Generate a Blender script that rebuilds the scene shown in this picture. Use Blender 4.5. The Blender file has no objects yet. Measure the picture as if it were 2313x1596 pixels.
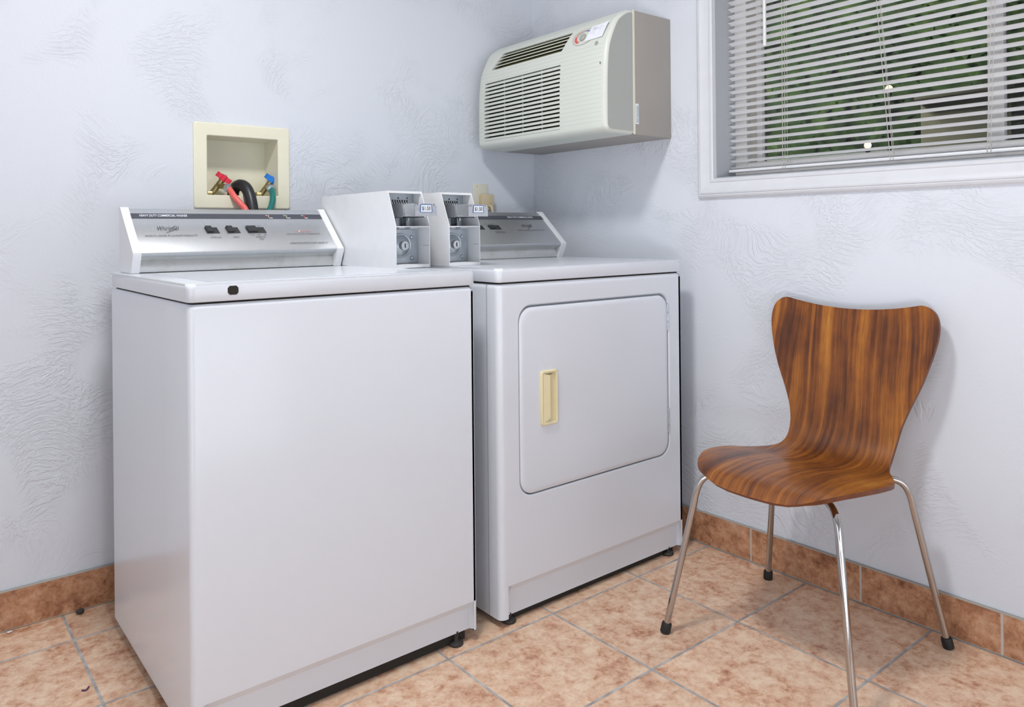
import bpy, bmesh, math, random
from mathutils import Vector, Matrix
PI = math.pi
random.seed(7)
scene = bpy.context.scene
COL = scene.collection

# ------------------------------------------------------------------ helpers
def shade(bm, ang=35):
    for f in bm.faces: f.smooth = True
    a = math.radians(ang)
    for e in bm.edges:
        if len(e.link_faces) == 2:
            try:
                if e.calc_face_angle() > a: e.smooth = False
            except ValueError: pass

def obj(name, bm, mat, parent=None, ang=35, smooth=True, fix=True):
    if fix: bmesh.ops.recalc_face_normals(bm, faces=bm.faces[:])
    if smooth: shade(bm, ang)
    me = bpy.data.meshes.new(name); bm.to_mesh(me); bm.free()
    o = bpy.data.objects.new(name, me); COL.objects.link(o)
    for m in (mat if isinstance(mat, (list, tuple)) else [mat]): me.materials.append(m)
    if parent is not None:
        o.parent = parent
        o.matrix_parent_inverse = Matrix.Translation(-Vector(parent_world(parent)))
    return o

def parent_world(p):
    v = Vector(p.location)
    q = p
    while q.parent is not None:
        q = q.parent
        v = v  # children meshes sit at origin with an inverse; only empties carry an offset
        if q.type == 'EMPTY': return Vector(q.location)
    return v if p.type == 'EMPTY' else Vector((0, 0, 0))

def tag(o, label, cat, group=None):
    o['label'] = label; o['category'] = cat
    if group: o['group'] = group
    return o

def thing(name, label, cat, loc, group=None):
    o = bpy.data.objects.new(name, None); COL.objects.link(o)
    o.location = loc; o.empty_display_size = .05
    return tag(o, label, cat, group)

def struct(name, bm, mat, parent=None, **k):
    o = obj(name, bm, mat, parent, **k)
    o['kind'] = 'structure'
    return o

def sub(name, bm, mat, parent, **k):
    """child of a mesh part: meshes are in world coordinates, parts have identity local offset"""
    bmesh.ops.recalc_face_normals(bm, faces=bm.faces[:])
    shade(bm, k.get('ang', 35))
    me = bpy.data.meshes.new(name); bm.to_mesh(me); bm.free()
    o = bpy.data.objects.new(name, me); COL.objects.link(o)
    for m in (mat if isinstance(mat, (list, tuple)) else [mat]): me.materials.append(m)
    o.parent = parent
    return o

def box(bm, x0, x1, y0, y1, z0, z1, bevel=0, seg=2):
    r = bmesh.ops.create_cube(bm, size=1)
    vs = r['verts']
    for v in vs:
        v.co = Vector((x0 + (v.co.x + .5) * (x1 - x0), y0 + (v.co.y + .5) * (y1 - y0), z0 + (v.co.z + .5) * (z1 - z0)))
    if bevel:
        es = list({e for v in vs for e in v.link_edges})
        bmesh.ops.bevel(bm, geom=es, offset=bevel, segments=seg, profile=.5, affect='EDGES')
    return bm

def nbox(*a, **k):
    return box(bmesh.new(), *a, **k)

def catmull(pts, n=8):
    P = [Vector(p) for p in pts]
    P = [2 * P[0] - P[1]] + P + [2 * P[-1] - P[-2]]
    out = []
    for i in range(1, len(P) - 2):
        a, b, c, d = P[i - 1:i + 3]
        for k in range(n):
            t = k / n
            out.append(.5 * (2 * b + (c - a) * t + (2 * a - 5 * b + 4 * c - d) * t * t + (3 * b - a - 3 * c + d) * t ** 3))
    out.append(P[-2].copy())
    return out

def tube(bm, pts, r, n=12, cap=True, rfun=None):
    pts = [Vector(p) for p in pts]
    T = []
    for i in range(len(pts)):
        a = pts[max(0, i - 1)]; b = pts[min(len(pts) - 1, i + 1)]
        T.append((b - a).normalized())
    up = Vector((0, 0, 1)) if abs(T[0].z) < .9 else Vector((1, 0, 0))
    N = (up - T[0] * up.dot(T[0])).normalized()
    rings = []
    for i, p in enumerate(pts):
        N = (N - T[i] * N.dot(T[i])).normalized()
        B = T[i].cross(N)
        rr = rfun(i / (len(pts) - 1)) if rfun else r
        rings.append([bm.verts.new(p + rr * (math.cos(2 * PI * k / n) * N + math.sin(2 * PI * k / n) * B)) for k in range(n)])
    for i in range(len(rings) - 1):
        for k in range(n):
            bm.faces.new((rings[i][k], rings[i][(k + 1) % n], rings[i + 1][(k + 1) % n], rings[i + 1][k]))
    if cap:
        bm.faces.new(rings[0][::-1]); bm.faces.new(rings[-1])
    return bm

def lathe(bm, prof, origin, axis, n=24):
    """prof: list of (radius, distance along axis)"""
    axis = Vector(axis).normalized(); origin = Vector(origin)
    u = axis.orthogonal().normalized(); w = axis.cross(u)
    rings = []
    for r, h in prof:
        rings.append([bm.verts.new(origin + axis * h + max(r, 1e-5) * (math.cos(2 * PI * k / n) * u + math.sin(2 * PI * k / n) * w)) for k in range(n)])
    for i in range(len(rings) - 1):
        for k in range(n):
            bm.faces.new((rings[i][k], rings[i][(k + 1) % n], rings[i + 1][(k + 1) % n], rings[i + 1][k]))
    bm.faces.new(rings[0][::-1]); bm.faces.new(rings[-1])
    return bm

def prism(bm, poly, x0, x1, ax='x'):
    """extrude a 2D polygon; ax x: poly is (y,z); ax y: (x,z); ax z: (x,y)"""
    def P(a, b, h):
        return {'x': (h, a, b), 'y': (a, h, b), 'z': (a, b, h)}[ax]
    A = [bm.verts.new(P(a, b, x0)) for a, b in poly]
    B = [bm.verts.new(P(a, b, x1)) for a, b in poly]
    n = len(poly)
    fs = [bm.faces.new(A[::-1]), bm.faces.new(B)]
    for i in range(n): fs.append(bm.faces.new((A[i], A[(i + 1) % n], B[(i + 1) % n], B[i])))
    return A + B

def bevel_all(bm, off, seg=2, minang=30):
    es = [e for e in bm.edges if len(e.link_faces) == 2 and e.calc_face_angle(0) > math.radians(minang)]
    bmesh.ops.bevel(bm, geom=es, offset=off, segments=seg, profile=.5, affect='EDGES')
    return bm

def rrect(a0, a1, b0, b1, r, n=6):
    out = []
    for cx, cy, s in ((a1 - r, b1 - r, 0), (a0 + r, b1 - r, 1), (a0 + r, b0 + r, 2), (a1 - r, b0 + r, 3)):
        for k in range(n + 1):
            t = (s + k / n) * PI / 2
            out.append((cx + r * math.cos(t), cy + r * math.sin(t)))
    return out

# ------------------------------------------------------------------ materials
def mat(name):
    m = bpy.data.materials.new(name); m.use_nodes = True
    nt = m.node_tree
    return m, nt, nt.nodes['Principled BSDF']

def L(nt, a, b): nt.links.new(a, b)

def simple(name, col, rough=.5, metal=0, spec=.5, bump=0, bscale=200, vary=0, vscale=8, coat=0, sub_=0):
    m, nt, p = mat(name)
    p.inputs['Base Color'].default_value = (*col, 1)
    p.inputs['Roughness'].default_value = rough
    p.inputs['Metallic'].default_value = metal
    p.inputs['Specular IOR Level'].default_value = spec
    if coat: p.inputs['Coat Weight'].default_value = coat; p.inputs['Coat Roughness'].default_value = .08
    tc = nt.nodes.new('ShaderNodeTexCoord')
    if vary:
        n = nt.nodes.new('ShaderNodeTexNoise'); n.inputs['Scale'].default_value = vscale; n.inputs['Detail'].default_value = 5
        L(nt, tc.outputs['Object'], n.inputs['Vector'])
        mr = nt.nodes.new('ShaderNodeMapRange'); mr.inputs[1].default_value = .3; mr.inputs[2].default_value = .7
        mr.inputs[3].default_value = 1 - vary; mr.inputs[4].default_value = 1 + vary
        L(nt, n.outputs['Fac'], mr.inputs[0])
        mx = nt.nodes.new('ShaderNodeVectorMath'); mx.operation = 'SCALE'; mx.inputs[0].default_value = col
        L(nt, mr.outputs[0], mx.inputs['Scale']); L(nt, mx.outputs[0], p.inputs['Base Color'])
    if bump:
        n = nt.nodes.new('ShaderNodeTexNoise'); n.inputs['Scale'].default_value = bscale; n.inputs['Detail'].default_value = 3
        L(nt, tc.outputs['Object'], n.inputs['Vector'])
        b = nt.nodes.new('ShaderNodeBump'); b.inputs['Strength'].default_value = bump; b.inputs['Distance'].default_value = .001
        L(nt, n.outputs['Fac'], b.inputs['Height']); L(nt, b.outputs['Normal'], p.inputs['Normal'])
    return m

def math_node(nt, op, a, b=None, c=None):
    n = nt.nodes.new('ShaderNodeMath'); n.operation = op
    for i, x in enumerate((a, b, c)):
        if x is None: continue
        if isinstance(x, (int, float)): n.inputs[i].default_value = x
        else: L(nt, x, n.inputs[i])
    return n.outputs[0]

def noise(nt, vec, scale, detail=4, rough=.5, dist=0, typ=None):
    n = nt.nodes.new('ShaderNodeTexNoise')
    if typ: n.noise_type = typ
    n.inputs['Scale'].default_value = scale; n.inputs['Detail'].default_value = detail
    n.inputs['Roughness'].default_value = rough; n.inputs['Distortion'].default_value = dist
    if vec is not None: L(nt, vec, n.inputs['Vector'])
    return n.outputs[0]

def ramp(nt, fac, stops, interp='LINEAR'):
    r = nt.nodes.new('ShaderNodeValToRGB'); r.color_ramp.interpolation = interp
    el = r.color_ramp.elements
    while len(el) < len(stops): el.new(.5)
    for e, (pos, c) in zip(el, stops):
        e.position = pos; e.color = (*c, 1) if len(c) == 3 else c
    L(nt, fac, r.inputs[0])
    return r.outputs[0]

def mixc(nt, fac, a, b, blend='MIX'):
    n = nt.nodes.new('ShaderNodeMix'); n.data_type = 'RGBA'; n.blend_type = blend
    if isinstance(fac, (int, float)): n.inputs[0].default_value = fac
    else: L(nt, fac, n.inputs[0])
    for i, x in ((6, a), (7, b)):
        if isinstance(x, tuple): n.inputs[i].default_value = (*x, 1)
        else: L(nt, x, n.inputs[i])
    return n.outputs[2]

def wall_material(name, col):
    m, nt, p = mat(name)
    p.inputs['Roughness'].default_value = .75; p.inputs['Specular IOR Level'].default_value = .25
    tc = nt.nodes.new('ShaderNodeTexCoord'); V = tc.outputs['Object']
    mask = noise(nt, V, 3.2, 2, .55, .6)
    mask = ramp(nt, mask, [(.48, (0, 0, 0)), (.60, (1, 1, 1))])
    warp = nt.nodes.new('ShaderNodeTexNoise'); warp.inputs['Scale'].default_value = 3.5; warp.inputs['Detail'].default_value = 1
    L(nt, V, warp.inputs['Vector'])
    add = nt.nodes.new('ShaderNodeVectorMath'); add.operation = 'MULTIPLY_ADD'
    L(nt, warp.outputs['Color'], add.inputs[0]); add.inputs[1].default_value = (.5, .5, .5); L(nt, V, add.inputs[2])
    mp = nt.nodes.new('ShaderNodeMapping'); mp.inputs['Rotation'].default_value = (.5, .6, .6); mp.inputs['Scale'].default_value = (1, 1, 2.6)
    L(nt, add.outputs[0], mp.inputs['Vector'])
    streak = noise(nt, mp.outputs[0], 34, 3, .6, .5)
    streak = ramp(nt, streak, [(.42, (0, 0, 0)), (.56, (1, 1, 1))])
    ridge = noise(nt, add.outputs[0], 2.6, 0, .4, .0, 'RIDGED_MULTIFRACTAL')
    crease = ramp(nt, ridge, [(.78, (0, 0, 0)), (.93, (1, 1, 1))])
    fine = noise(nt, V, 110, 1, .6)
    h = math_node(nt, 'MULTIPLY', mask, streak)
    h = math_node(nt, 'MULTIPLY_ADD', crease, .5, h)
    h = math_node(nt, 'MULTIPLY_ADD', fine, .22, h)
    b = nt.nodes.new('ShaderNodeBump'); b.inputs['Strength'].default_value = .46; b.inputs['Distance'].default_value = .003
    L(nt, h, b.inputs['Height']); L(nt, b.outputs['Normal'], p.inputs['Normal'])
    c = mixc(nt, math_node(nt, 'MULTIPLY', mask, .5), col, tuple(x * .96 for x in col))
    L(nt, c, p.inputs['Base Color'])
    return m

TILE = .3351; GX = -1.0149; GY = -.8379; BJY = -.9938
def tile_color(nt, V, dark):
    n1 = noise(nt, V, 15, 4, .7, .4)
    n2 = noise(nt, V, 46, 4, .72, .3)
    n3 = noise(nt, V, 4, 2, .6, .8)
    f = math_node(nt, 'MULTIPLY_ADD', n2, .5, math_node(nt, 'MULTIPLY', n1, .5))
    if dark:
        c = ramp(nt, f, [(.36, (.20, .08, .04)), (.45, (.39, .18, .09)), (.53, (.53, .275, .15)), (.64, (.64, .40, .26))])
    else:
        c = ramp(nt, f, [(.34, (.42, .18, .095)), (.42, (.62, .34, .21)), (.49, (.76, .495, .335)), (.60, (.87, .66, .48))])
    spot = ramp(nt, n3, [(.5, (0, 0, 0)), (.68, (1, 1, 1))])
    return mixc(nt, math_node(nt, 'MULTIPLY', spot, .16), c, (.56, .31, .215) if not dark else (.30, .17, .12)), n2

def floor_material():
    m, nt, p = mat('floor tiles with grey grout')
    tc = nt.nodes.new('ShaderNodeTexCoord'); V = tc.outputs['Object']
    sx = nt.nodes.new('ShaderNodeSeparateXYZ'); L(nt, V, sx.inputs[0])
    def grid(o, g):
        a = math_node(nt, 'DIVIDE', math_node(nt, 'SUBTRACT', o, g), TILE)
        fl = math_node(nt, 'FLOOR', a)
        fr = math_node(nt, 'SUBTRACT', a, fl)
        d = math_node(nt, 'SUBTRACT', .5, math_node(nt, 'ABSOLUTE', math_node(nt, 'SUBTRACT', fr, .5)))
        return fl, d
    fx, dx = grid(sx.outputs[0], GX); fy, dy = grid(sx.outputs[1], GY)
    d = math_node(nt, 'MINIMUM', dx, dy)
    wob = noise(nt, V, 60, 1)
    d = math_node(nt, 'MULTIPLY_ADD', math_node(nt, 'SUBTRACT', wob, .5), .006, d)
    g = ramp(nt, d, [(.0075, (1, 1, 1)), (.0125, (0, 0, 0))])
    cx = nt.nodes.new('ShaderNodeCombineXYZ'); L(nt, fx, cx.inputs[0]); L(nt, fy, cx.inputs[1])
    wn = nt.nodes.new('ShaderNodeTexWhiteNoise'); L(nt, cx.outputs[0], wn.inputs['Vector'])
    off = nt.nodes.new('ShaderNodeVectorMath'); off.operation = 'MULTIPLY_ADD'
    L(nt, wn.outputs['Color'], off.inputs[0]); off.inputs[1].default_value = (9, 9, 9); L(nt, V, off.inputs[2])
    c, n2 = tile_color(nt, off.outputs[0], False)
    br = nt.nodes.new('ShaderNodeMapRange'); L(nt, wn.outputs['Value'], br.inputs[0]); br.inputs[3].default_value = .93; br.inputs[4].default_value = 1.05
    sc = nt.nodes.new('ShaderNodeVectorMath'); sc.operation = 'SCALE'; L(nt, c, sc.inputs[0]); L(nt, br.outputs[0], sc.inputs['Scale'])
    gc = ramp(nt, noise(nt, V, 25, 3), [(.35, (.30, .28, .27)), (.65, (.52, .50, .48))])
    L(nt, mixc(nt, g, sc.outputs[0], gc), p.inputs['Base Color'])
    L(nt, ramp(nt, g, [(0, (.42,) * 3), (1, (.85,) * 3)]), p.inputs['Roughness'])
    b = nt.nodes.new('ShaderNodeBump'); b.inputs['Strength'].default_value = .35; b.inputs['Distance'].default_value = .002
    h = math_node(nt, 'MULTIPLY_ADD', n2, .25, math_node(nt, 'SUBTRACT', 1, g))
    L(nt, h, b.inputs['Height']); L(nt, b.outputs['Normal'], p.inputs['Normal'])
    return m

def base_material(name, axis, off):
    m, nt, p = mat(name)
    tc = nt.nodes.new('ShaderNodeTexCoord'); V = tc.outputs['Object']
    sx = nt.nodes.new('ShaderNodeSeparateXYZ'); L(nt, V, sx.inputs[0])
    a = math_node(nt, 'DIVIDE', math_node(nt, 'SUBTRACT', sx.outputs[axis], off), TILE)
    fr = math_node(nt, 'FRACT', a)
    d = math_node(nt, 'SUBTRACT', .5, math_node(nt, 'ABSOLUTE', math_node(nt, 'SUBTRACT', fr, .5)))
    g = ramp(nt, d, [(.0065, (1, 1, 1)), (.0095, (0, 0, 0))])
    zt = sx.outputs[2]
    edge = math_node(nt, 'MAXIMUM', math_node(nt, 'LESS_THAN', zt, .004), math_node(nt, 'GREATER_THAN', zt, .1005))
    c, n2 = tile_color(nt, V, True)
    c = mixc(nt, g, c, (.55, .51, .46))
    c = mixc(nt, edge, c, (.38, .35, .31))
    L(nt, c, p.inputs['Base Color']); p.inputs['Roughness'].default_value = .5
    b = nt.nodes.new('ShaderNodeBump'); b.inputs['Strength'].default_value = .25; b.inputs['Distance'].default_value = .002
    L(nt, math_node(nt, 'MULTIPLY_ADD', n2, .3, math_node(nt, 'SUBTRACT', 1, g)), b.inputs['Height']); L(nt, b.outputs['Normal'], p.inputs['Normal'])
    return m

def wood_material():
    m, nt, p = mat('walnut veneer')
    uv = nt.nodes.new('ShaderNodeUVMap'); uv.uv_map = 'UVMap'
    V = uv.outputs[0]
    # slow sideways drift of the grain
    mpw = nt.nodes.new('ShaderNodeMapping'); mpw.inputs['Scale'].default_value = (1.6, .7, 1); L(nt, V, mpw.inputs['Vector'])
    w = nt.nodes.new('ShaderNodeTexNoise'); w.inputs['Scale'].default_value = 2.2; w.inputs['Detail'].default_value = 2
    L(nt, mpw.outputs[0], w.inputs['Vector'])
    add = nt.nodes.new('ShaderNodeVectorMath'); add.operation = 'MULTIPLY_ADD'
    L(nt, w.outputs['Color'], add.inputs[0]); add.inputs[1].default_value = (.07, .0, 0); L(nt, V, add.inputs[2])
    def st(sx_, sy_, sc, det, rough=.6):
        mp = nt.nodes.new('ShaderNodeMapping'); mp.inputs['Scale'].default_value = (sx_, sy_, 1); L(nt, add.outputs[0], mp.inputs['Vector'])
        return noise(nt, mp.outputs[0], sc, det, rough)
    a = st(26, 1.0, 1, 4); b = st(95, 2.0, 1, 3); f = st(420, 14, 1, 2); bl = st(6, 3.5, 1, 4)
    k = math_node(nt, 'MULTIPLY_ADD', a, .5, math_node(nt, 'MULTIPLY', b, .22))
    k = math_node(nt, 'MULTIPLY_ADD', bl, .36, k)
    c = ramp(nt, k, [(.41, (.040, .011, .004)), (.48, (.125, .034, .006)), (.54, (.255, .077, .010)), (.60, (.38, .132, .016)), (.69, (.54, .225, .032))])
    c = mixc(nt, math_node(nt, 'MULTIPLY', ramp(nt, f, [(.52, (0, 0, 0)), (.68, (1, 1, 1))]), .45), c, (.045, .016, .006))
    L(nt, c, p.inputs['Base Color'])
    p.inputs['Roughness'].default_value = .4; p.inputs['Specular IOR Level'].default_value = .4
    p.inputs['Coat Weight'].default_value = .22; p.inputs['Coat Roughness'].default_value = .2
    bp = nt.nodes.new('ShaderNodeBump'); bp.inputs['Strength'].default_value = .05; bp.inputs['Distance'].default_value = .001
    L(nt, f, bp.inputs['Height']); L(nt, bp.outputs['Normal'], p.inputs['Normal'])
    return m

def brushed(name, col, axis_scale, rough=.33, stain=False):
    m, nt, p = mat(name)
    tc = nt.nodes.new('ShaderNodeTexCoord')
    mp = nt.nodes.new('ShaderNodeMapping'); mp.inputs['Scale'].default_value = axis_scale; L(nt, tc.outputs['Object'], mp.inputs['Vector'])
    n = noise(nt, mp.outputs[0], 60, 3)
    c = ramp(nt, n, [(.3, tuple(x * .9 for x in col)), (.7, tuple(min(1, x * 1.06) for x in col))])
    if stain:
        s = noise(nt, tc.outputs['Object'], 14, 6, .7)
        c = mixc(nt, math_node(nt, 'MULTIPLY', ramp(nt, s, [(.5, (0, 0, 0)), (.7, (1, 1, 1))]), .4), c, (.42, .40, .30))
    L(nt, c, p.inputs['Base Color'])
    p.inputs['Metallic'].default_value = .85; p.inputs['Roughness'].default_value = rough
    return m

M = {}
M['wall'] = wall_material('wall plaster', (.72, .755, .815))
M['ceil'] = simple('ceiling paint', (.82, .82, .82), .85)
M['floor'] = floor_material()
M['base_b'] = base_material('baseboard tile back', 0, -1.205)
M['base_r'] = base_material('baseboard tile right', 1, BJY)
M['trim'] = simple('window trim paint', (.68, .70, .74), .42, vary=.02, vscale=20)
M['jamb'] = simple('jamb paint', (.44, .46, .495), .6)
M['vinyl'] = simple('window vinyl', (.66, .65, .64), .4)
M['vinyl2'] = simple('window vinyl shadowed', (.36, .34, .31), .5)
M['enamel'] = simple('white appliance enamel', (.735, .770, .825), .22, spec=.5, bump=.02, bscale=350, coat=.15)
M['enamel2'] = simple('white meter enamel', (.84, .85, .87), .35, vary=.015, vscale=30)
M['dark'] = simple('dark recess', (.02, .017, .013), .8)
M['brownfoot'] = simple('black levelling foot', (.03, .028, .024), .6)
M['alu'] = brushed('brushed aluminium', (.62, .64, .66), (60, .6, .6), .34)
M['alu_base'] = brushed('aluminium lower strip', (.66, .67, .66), (2, 40, 40), .36, stain=True)
M['stripe'] = simple('charcoal stripe', (.075, .08, .10), .35)
M['ink'] = simple('dark grey print', (.07, .07, .075), .5)
M['ink_w'] = simple('white print', (.85, .88, .92), .5)
M['ink_r'] = simple('red print', (.75, .12, .10), .5)
M['ink_o'] = simple('orange print', (.85, .42, .28), .5)
M['ink_g'] = simple('green print', (.5, .66, .42), .5)
M['ink_b'] = simple('blue print', (.12, .22, .48), .5)
M['switch'] = simple('black rocker switch', (.035, .037, .037), .35)
M['zinc'] = simple('zinc plated steel', (.50, .55, .59), .38, metal=.8, vary=.10, vscale=40)
M['chrome'] = simple('chrome', (.48, .465, .455), .09, metal=1)
M['chrome2'] = simple('scuffed chrome', (.66, .68, .70), .22, metal=1, vary=.08, vscale=90)
M['chromed'] = simple('dark chrome', (.30, .32, .34), .28, metal=1)
M['label'] = simple('price label paper', (.82, .86, .92), .5)
M['labelb'] = simple('price label border', (.08, .17, .36), .5)
M['cream'] = simple('cream plastic', (.85, .82, .645), .38, vary=.02, vscale=10)
M['cream2'] = simple('yellowed cream plastic', (.80, .71, .44), .35)
M['ivory'] = simple('ivory wall plate', (.74, .72, .60), .4)
M['ivory2'] = simple('tan plug adapter', (.66, .55, .36), .4)
M['brass'] = simple('aged brass', (.34, .28, .13), .35, metal=.9, vary=.2, vscale=60)
M['red'] = simple('red valve handle', (.72, .02, .05), .35)
M['blue'] = simple('blue valve handle', (.01, .20, .70), .35)
M['hose_r'] = simple('coral red hose', (.86, .16, .14), .4)
M['hose_g'] = simple('teal green hose', (.01, .19, .17), .35)
M['hose_k'] = simple('black rubber hose', (.022, .024, .028), .38)
M['ac'] = None
M['sleeve'] = simple('beige sleeve in shade', (.36, .335, .305), .45, vary=.02, vscale=6)  # beige darkened to carry the shade on the sleeve side
M['ac_dark'] = simple('shaded grille interior', (.06, .05, .02), .8)  # shade inside the grilles put into a dark olive colour
M['ac_vane'] = simple('olive shade vane', (.17, .155, .05), .6)  # olive tone paints the shade within the slots
M['paper'] = simple('white paper', (.86, .88, .92), .7)
M['wood'] = wood_material()
M['wood_edge'] = simple('stained plywood edge', (.16, .045, .014), .45, vary=.3, vscale=30)
M['rubber'] = simple('black rubber', (.012, .012, .012), .55)
M['blind'] = None
M['cord'] = simple('grey cord', (.50, .48, .44), .7)
M['wand'] = simple('clear white wand', (.80, .80, .80), .3)
M['leaf'] = None
M['tan'] = simple('tan reflection stand-in', (.42, .37, .29), .8, vary=.08, vscale=6)
M['grey_out'] = simple('grey reflection stand-in', (.33, .34, .34), .8, vary=.1, vscale=5)
M['ground'] = simple('dark asphalt', (.08, .08, .08), .9)
M['debris_d'] = simple('dark grit', (.05, .045, .045), .8)
M['debris_w'] = simple('white chip', (.8, .8, .8), .7)
M['debris_p'] = simple('purple thread', (.12, .05, .10), .8)

def ac_material():
    m, nt, p = mat('air conditioner plastic')
    tc = nt.nodes.new('ShaderNodeTexCoord'); s = nt.nodes.new('ShaderNodeSeparateXYZ'); L(nt, tc.outputs['Object'], s.inputs[0])
    a = math_node(nt, 'DIVIDE', math_node(nt, 'SUBTRACT', s.outputs[2], 1.343), .0142)
    d = math_node(nt, 'ABSOLUTE', math_node(nt, 'SUBTRACT', math_node(nt, 'FRACT', a), .5))
    line = math_node(nt, 'LESS_THAN', d, .05)
    rng = math_node(nt, 'MULTIPLY', math_node(nt, 'GREATER_THAN', s.outputs[2], 1.343), math_node(nt, 'LESS_THAN', s.outputs[2], 1.60))
    ry = math_node(nt, 'MULTIPLY', math_node(nt, 'GREATER_THAN', s.outputs[1], -.682), math_node(nt, 'LESS_THAN', s.outputs[1], -.06))
    fx = math_node(nt, 'LESS_THAN', s.outputs[0], -.30)
    f = math_node(nt, 'MULTIPLY', math_node(nt, 'MULTIPLY', line, rng), math_node(nt, 'MULTIPLY', ry, fx))
    L(nt, mixc(nt, math_node(nt, 'MULTIPLY', f, .30), (.69, .72, .655), (.30, .31, .27)), p.inputs['Base Color'])
    p.inputs['Roughness'].default_value = .35
    return m
M['ac'] = ac_material()

def blind_material():
    m, nt, p = mat('white blind slat')
    p.inputs['Base Color'].default_value = (.96, .965, .98, 1); p.inputs['Roughness'].default_value = .4
    p.inputs['Subsurface Weight'].default_value = 0
    tr = nt.nodes.new('ShaderNodeBsdfTranslucent'); tr.inputs[0].default_value = (.95, .95, .96, 1)
    mx = nt.nodes.new('ShaderNodeMixShader'); mx.inputs[0].default_value = .1
    L(nt, p.outputs[0], mx.inputs[1]); L(nt, tr.outputs[0], mx.inputs[2])
    L(nt, mx.outputs[0], nt.nodes['Material Output'].inputs['Surface'])
    return m
M['blind'] = blind_material()

def leaf_material():
    m, nt, p = mat('dark green leaves')
    tc = nt.nodes.new('ShaderNodeTexCoord')
    n = noise(nt, tc.outputs['Object'], 2.2, 6, .7)
    L(nt, ramp(nt, n, [(.38, (.006, .014, .003)), (.52, (.03, .075, .012)), (.66, (.09, .15, .03)), (.8, (.20, .24, .10))]), p.inputs['Base Color'])
    p.inputs['Roughness'].default_value = .7
    return m
M['leaf'] = leaf_material()

def glass_material():
    m, nt, p = mat('window glass')
    nt.nodes.remove(p)
    t = nt.nodes.new('ShaderNodeBsdfTransparent'); t.inputs[0].default_value = (.93, .95, .94, 1)
    g = nt.nodes.new('ShaderNodeBsdfGlossy'); g.inputs['Roughness'].default_value = .02
    fr = nt.nodes.new('ShaderNodeFresnel'); fr.inputs[0].default_value = 1.35
    mx = nt.nodes.new('ShaderNodeMixShader')
    L(nt, fr.outputs[0], mx.inputs[0]); L(nt, t.outputs[0], mx.inputs[1]); L(nt, g.outputs[0], mx.inputs[2])
    L(nt, mx.outputs[0], nt.nodes['Material Output'].inputs['Surface'])
    return m
M['glass'] = glass_material()

def emit(name, col, s):
    m, nt, p = mat(name)
    p.inputs['Base Color'].default_value = (*col, 1)
    p.inputs['Emission Color'].default_value = (*col, 1); p.inputs['Emission Strength'].default_value = s
    return m
M['bulb'] = emit('warm bulb', (1, .62, .25), 4.5)

# ------------------------------------------------------------------ text
def text_bm(body, origin, right, up, width=None, height=.01, shear=0, align='LEFT', extrude=.0002, bold=0.0):
    cu = bpy.data.curves.new('tmp_text', 'FONT'); cu.body = body; cu.size = 1; cu.shear = shear
    cu.offset = bold; cu.resolution_u = 3
    o = bpy.data.objects.new('tmp_text', cu); COL.objects.link(o)
    bpy.context.view_layer.update()
    dg = bpy.context.evaluated_depsgraph_get()
    me = bpy.data.meshes.new_from_object(o.evaluated_get(dg))
    bm = bmesh.new(); bm.from_mesh(me)
    bpy.data.objects.remove(o); bpy.data.curves.remove(cu); bpy.data.meshes.remove(me)
    xs = [v.co.x for v in bm.verts]; ys = [v.co.y for v in bm.verts]
    x0, x1, y0, y1 = min(xs), max(xs), min(ys), max(ys)
    sy = height / (y1 - y0); sx = (width / (x1 - x0)) if width else sy
    R_ = Vector(right).normalized(); U = Vector(up).normalized(); N = R_.cross(U)
    O = Vector(origin)
    sh = {'LEFT': 0, 'CENTER': .5, 'RIGHT': 1}[align]
    for v in bm.verts:
        a = (v.co.x - x0 - sh * (x1 - x0)) * sx; b = (v.co.y - y0) * sy
        v.co = O + R_ * a + U * b + N * .0003
    return bm

# ------------------------------------------------------------------ room shell
XL, YF, ZC = -3.5, -3.9, 2.6
WT = .15
bm = nbox(XL, 0, YF, 0, -.05, 0); struct('floor', bm, M['floor'])
bm = nbox(XL, 0, YF, 0, ZC, ZC + .05); struct('ceiling', bm, M['ceil'])
# back wall, with the opening for the recessed water box
WBX0, WBX1, WBZ0, WBZ1 = -1.318, -1.056, 1.105, 1.326
bm = bmesh.new()
box(bm, XL, WBX0, 0, WT, 0, ZC); box(bm, WBX1, WT, 0, WT, 0, ZC)
box(bm, WBX0, WBX1, 0, WT, 0, WBZ0); box(bm, WBX0, WBX1, 0, WT, WBZ1, ZC)
struct('wall_back', bm, M['wall'])
# right wall with the window opening
WY0, WY1, WZ0, WZ1 = -2.16, -.872, 1.169, 2.16
bm = bmesh.new()
box(bm, 0, WT, WY1, 0, 0, ZC); box(bm, 0, WT, YF, WY0, 0, ZC)
box(bm, 0, WT, WY0, WY1, 0, WZ0); box(bm, 0, WT, WY0, WY1, WZ1, ZC)
struct('wall_right', bm, M['wall'])
bm = nbox(XL - WT, XL, YF, 0, 0, ZC); struct('wall_left', bm, M['wall'])
bm = nbox(XL - WT, WT, YF - WT, YF, 0, ZC); struct('wall_front', bm, M['wall'])
# tile baseboards
HB, BT = .1035, .010
bm = nbox(XL, -BT, -BT, 0, 0, HB, .0015, 1); struct('baseboard_back', bm, M['base_b'])
bm = nbox(-BT, 0, YF, -BT, 0, HB, .0015, 1); struct('baseboard_right', bm, M['base_r'])

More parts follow.
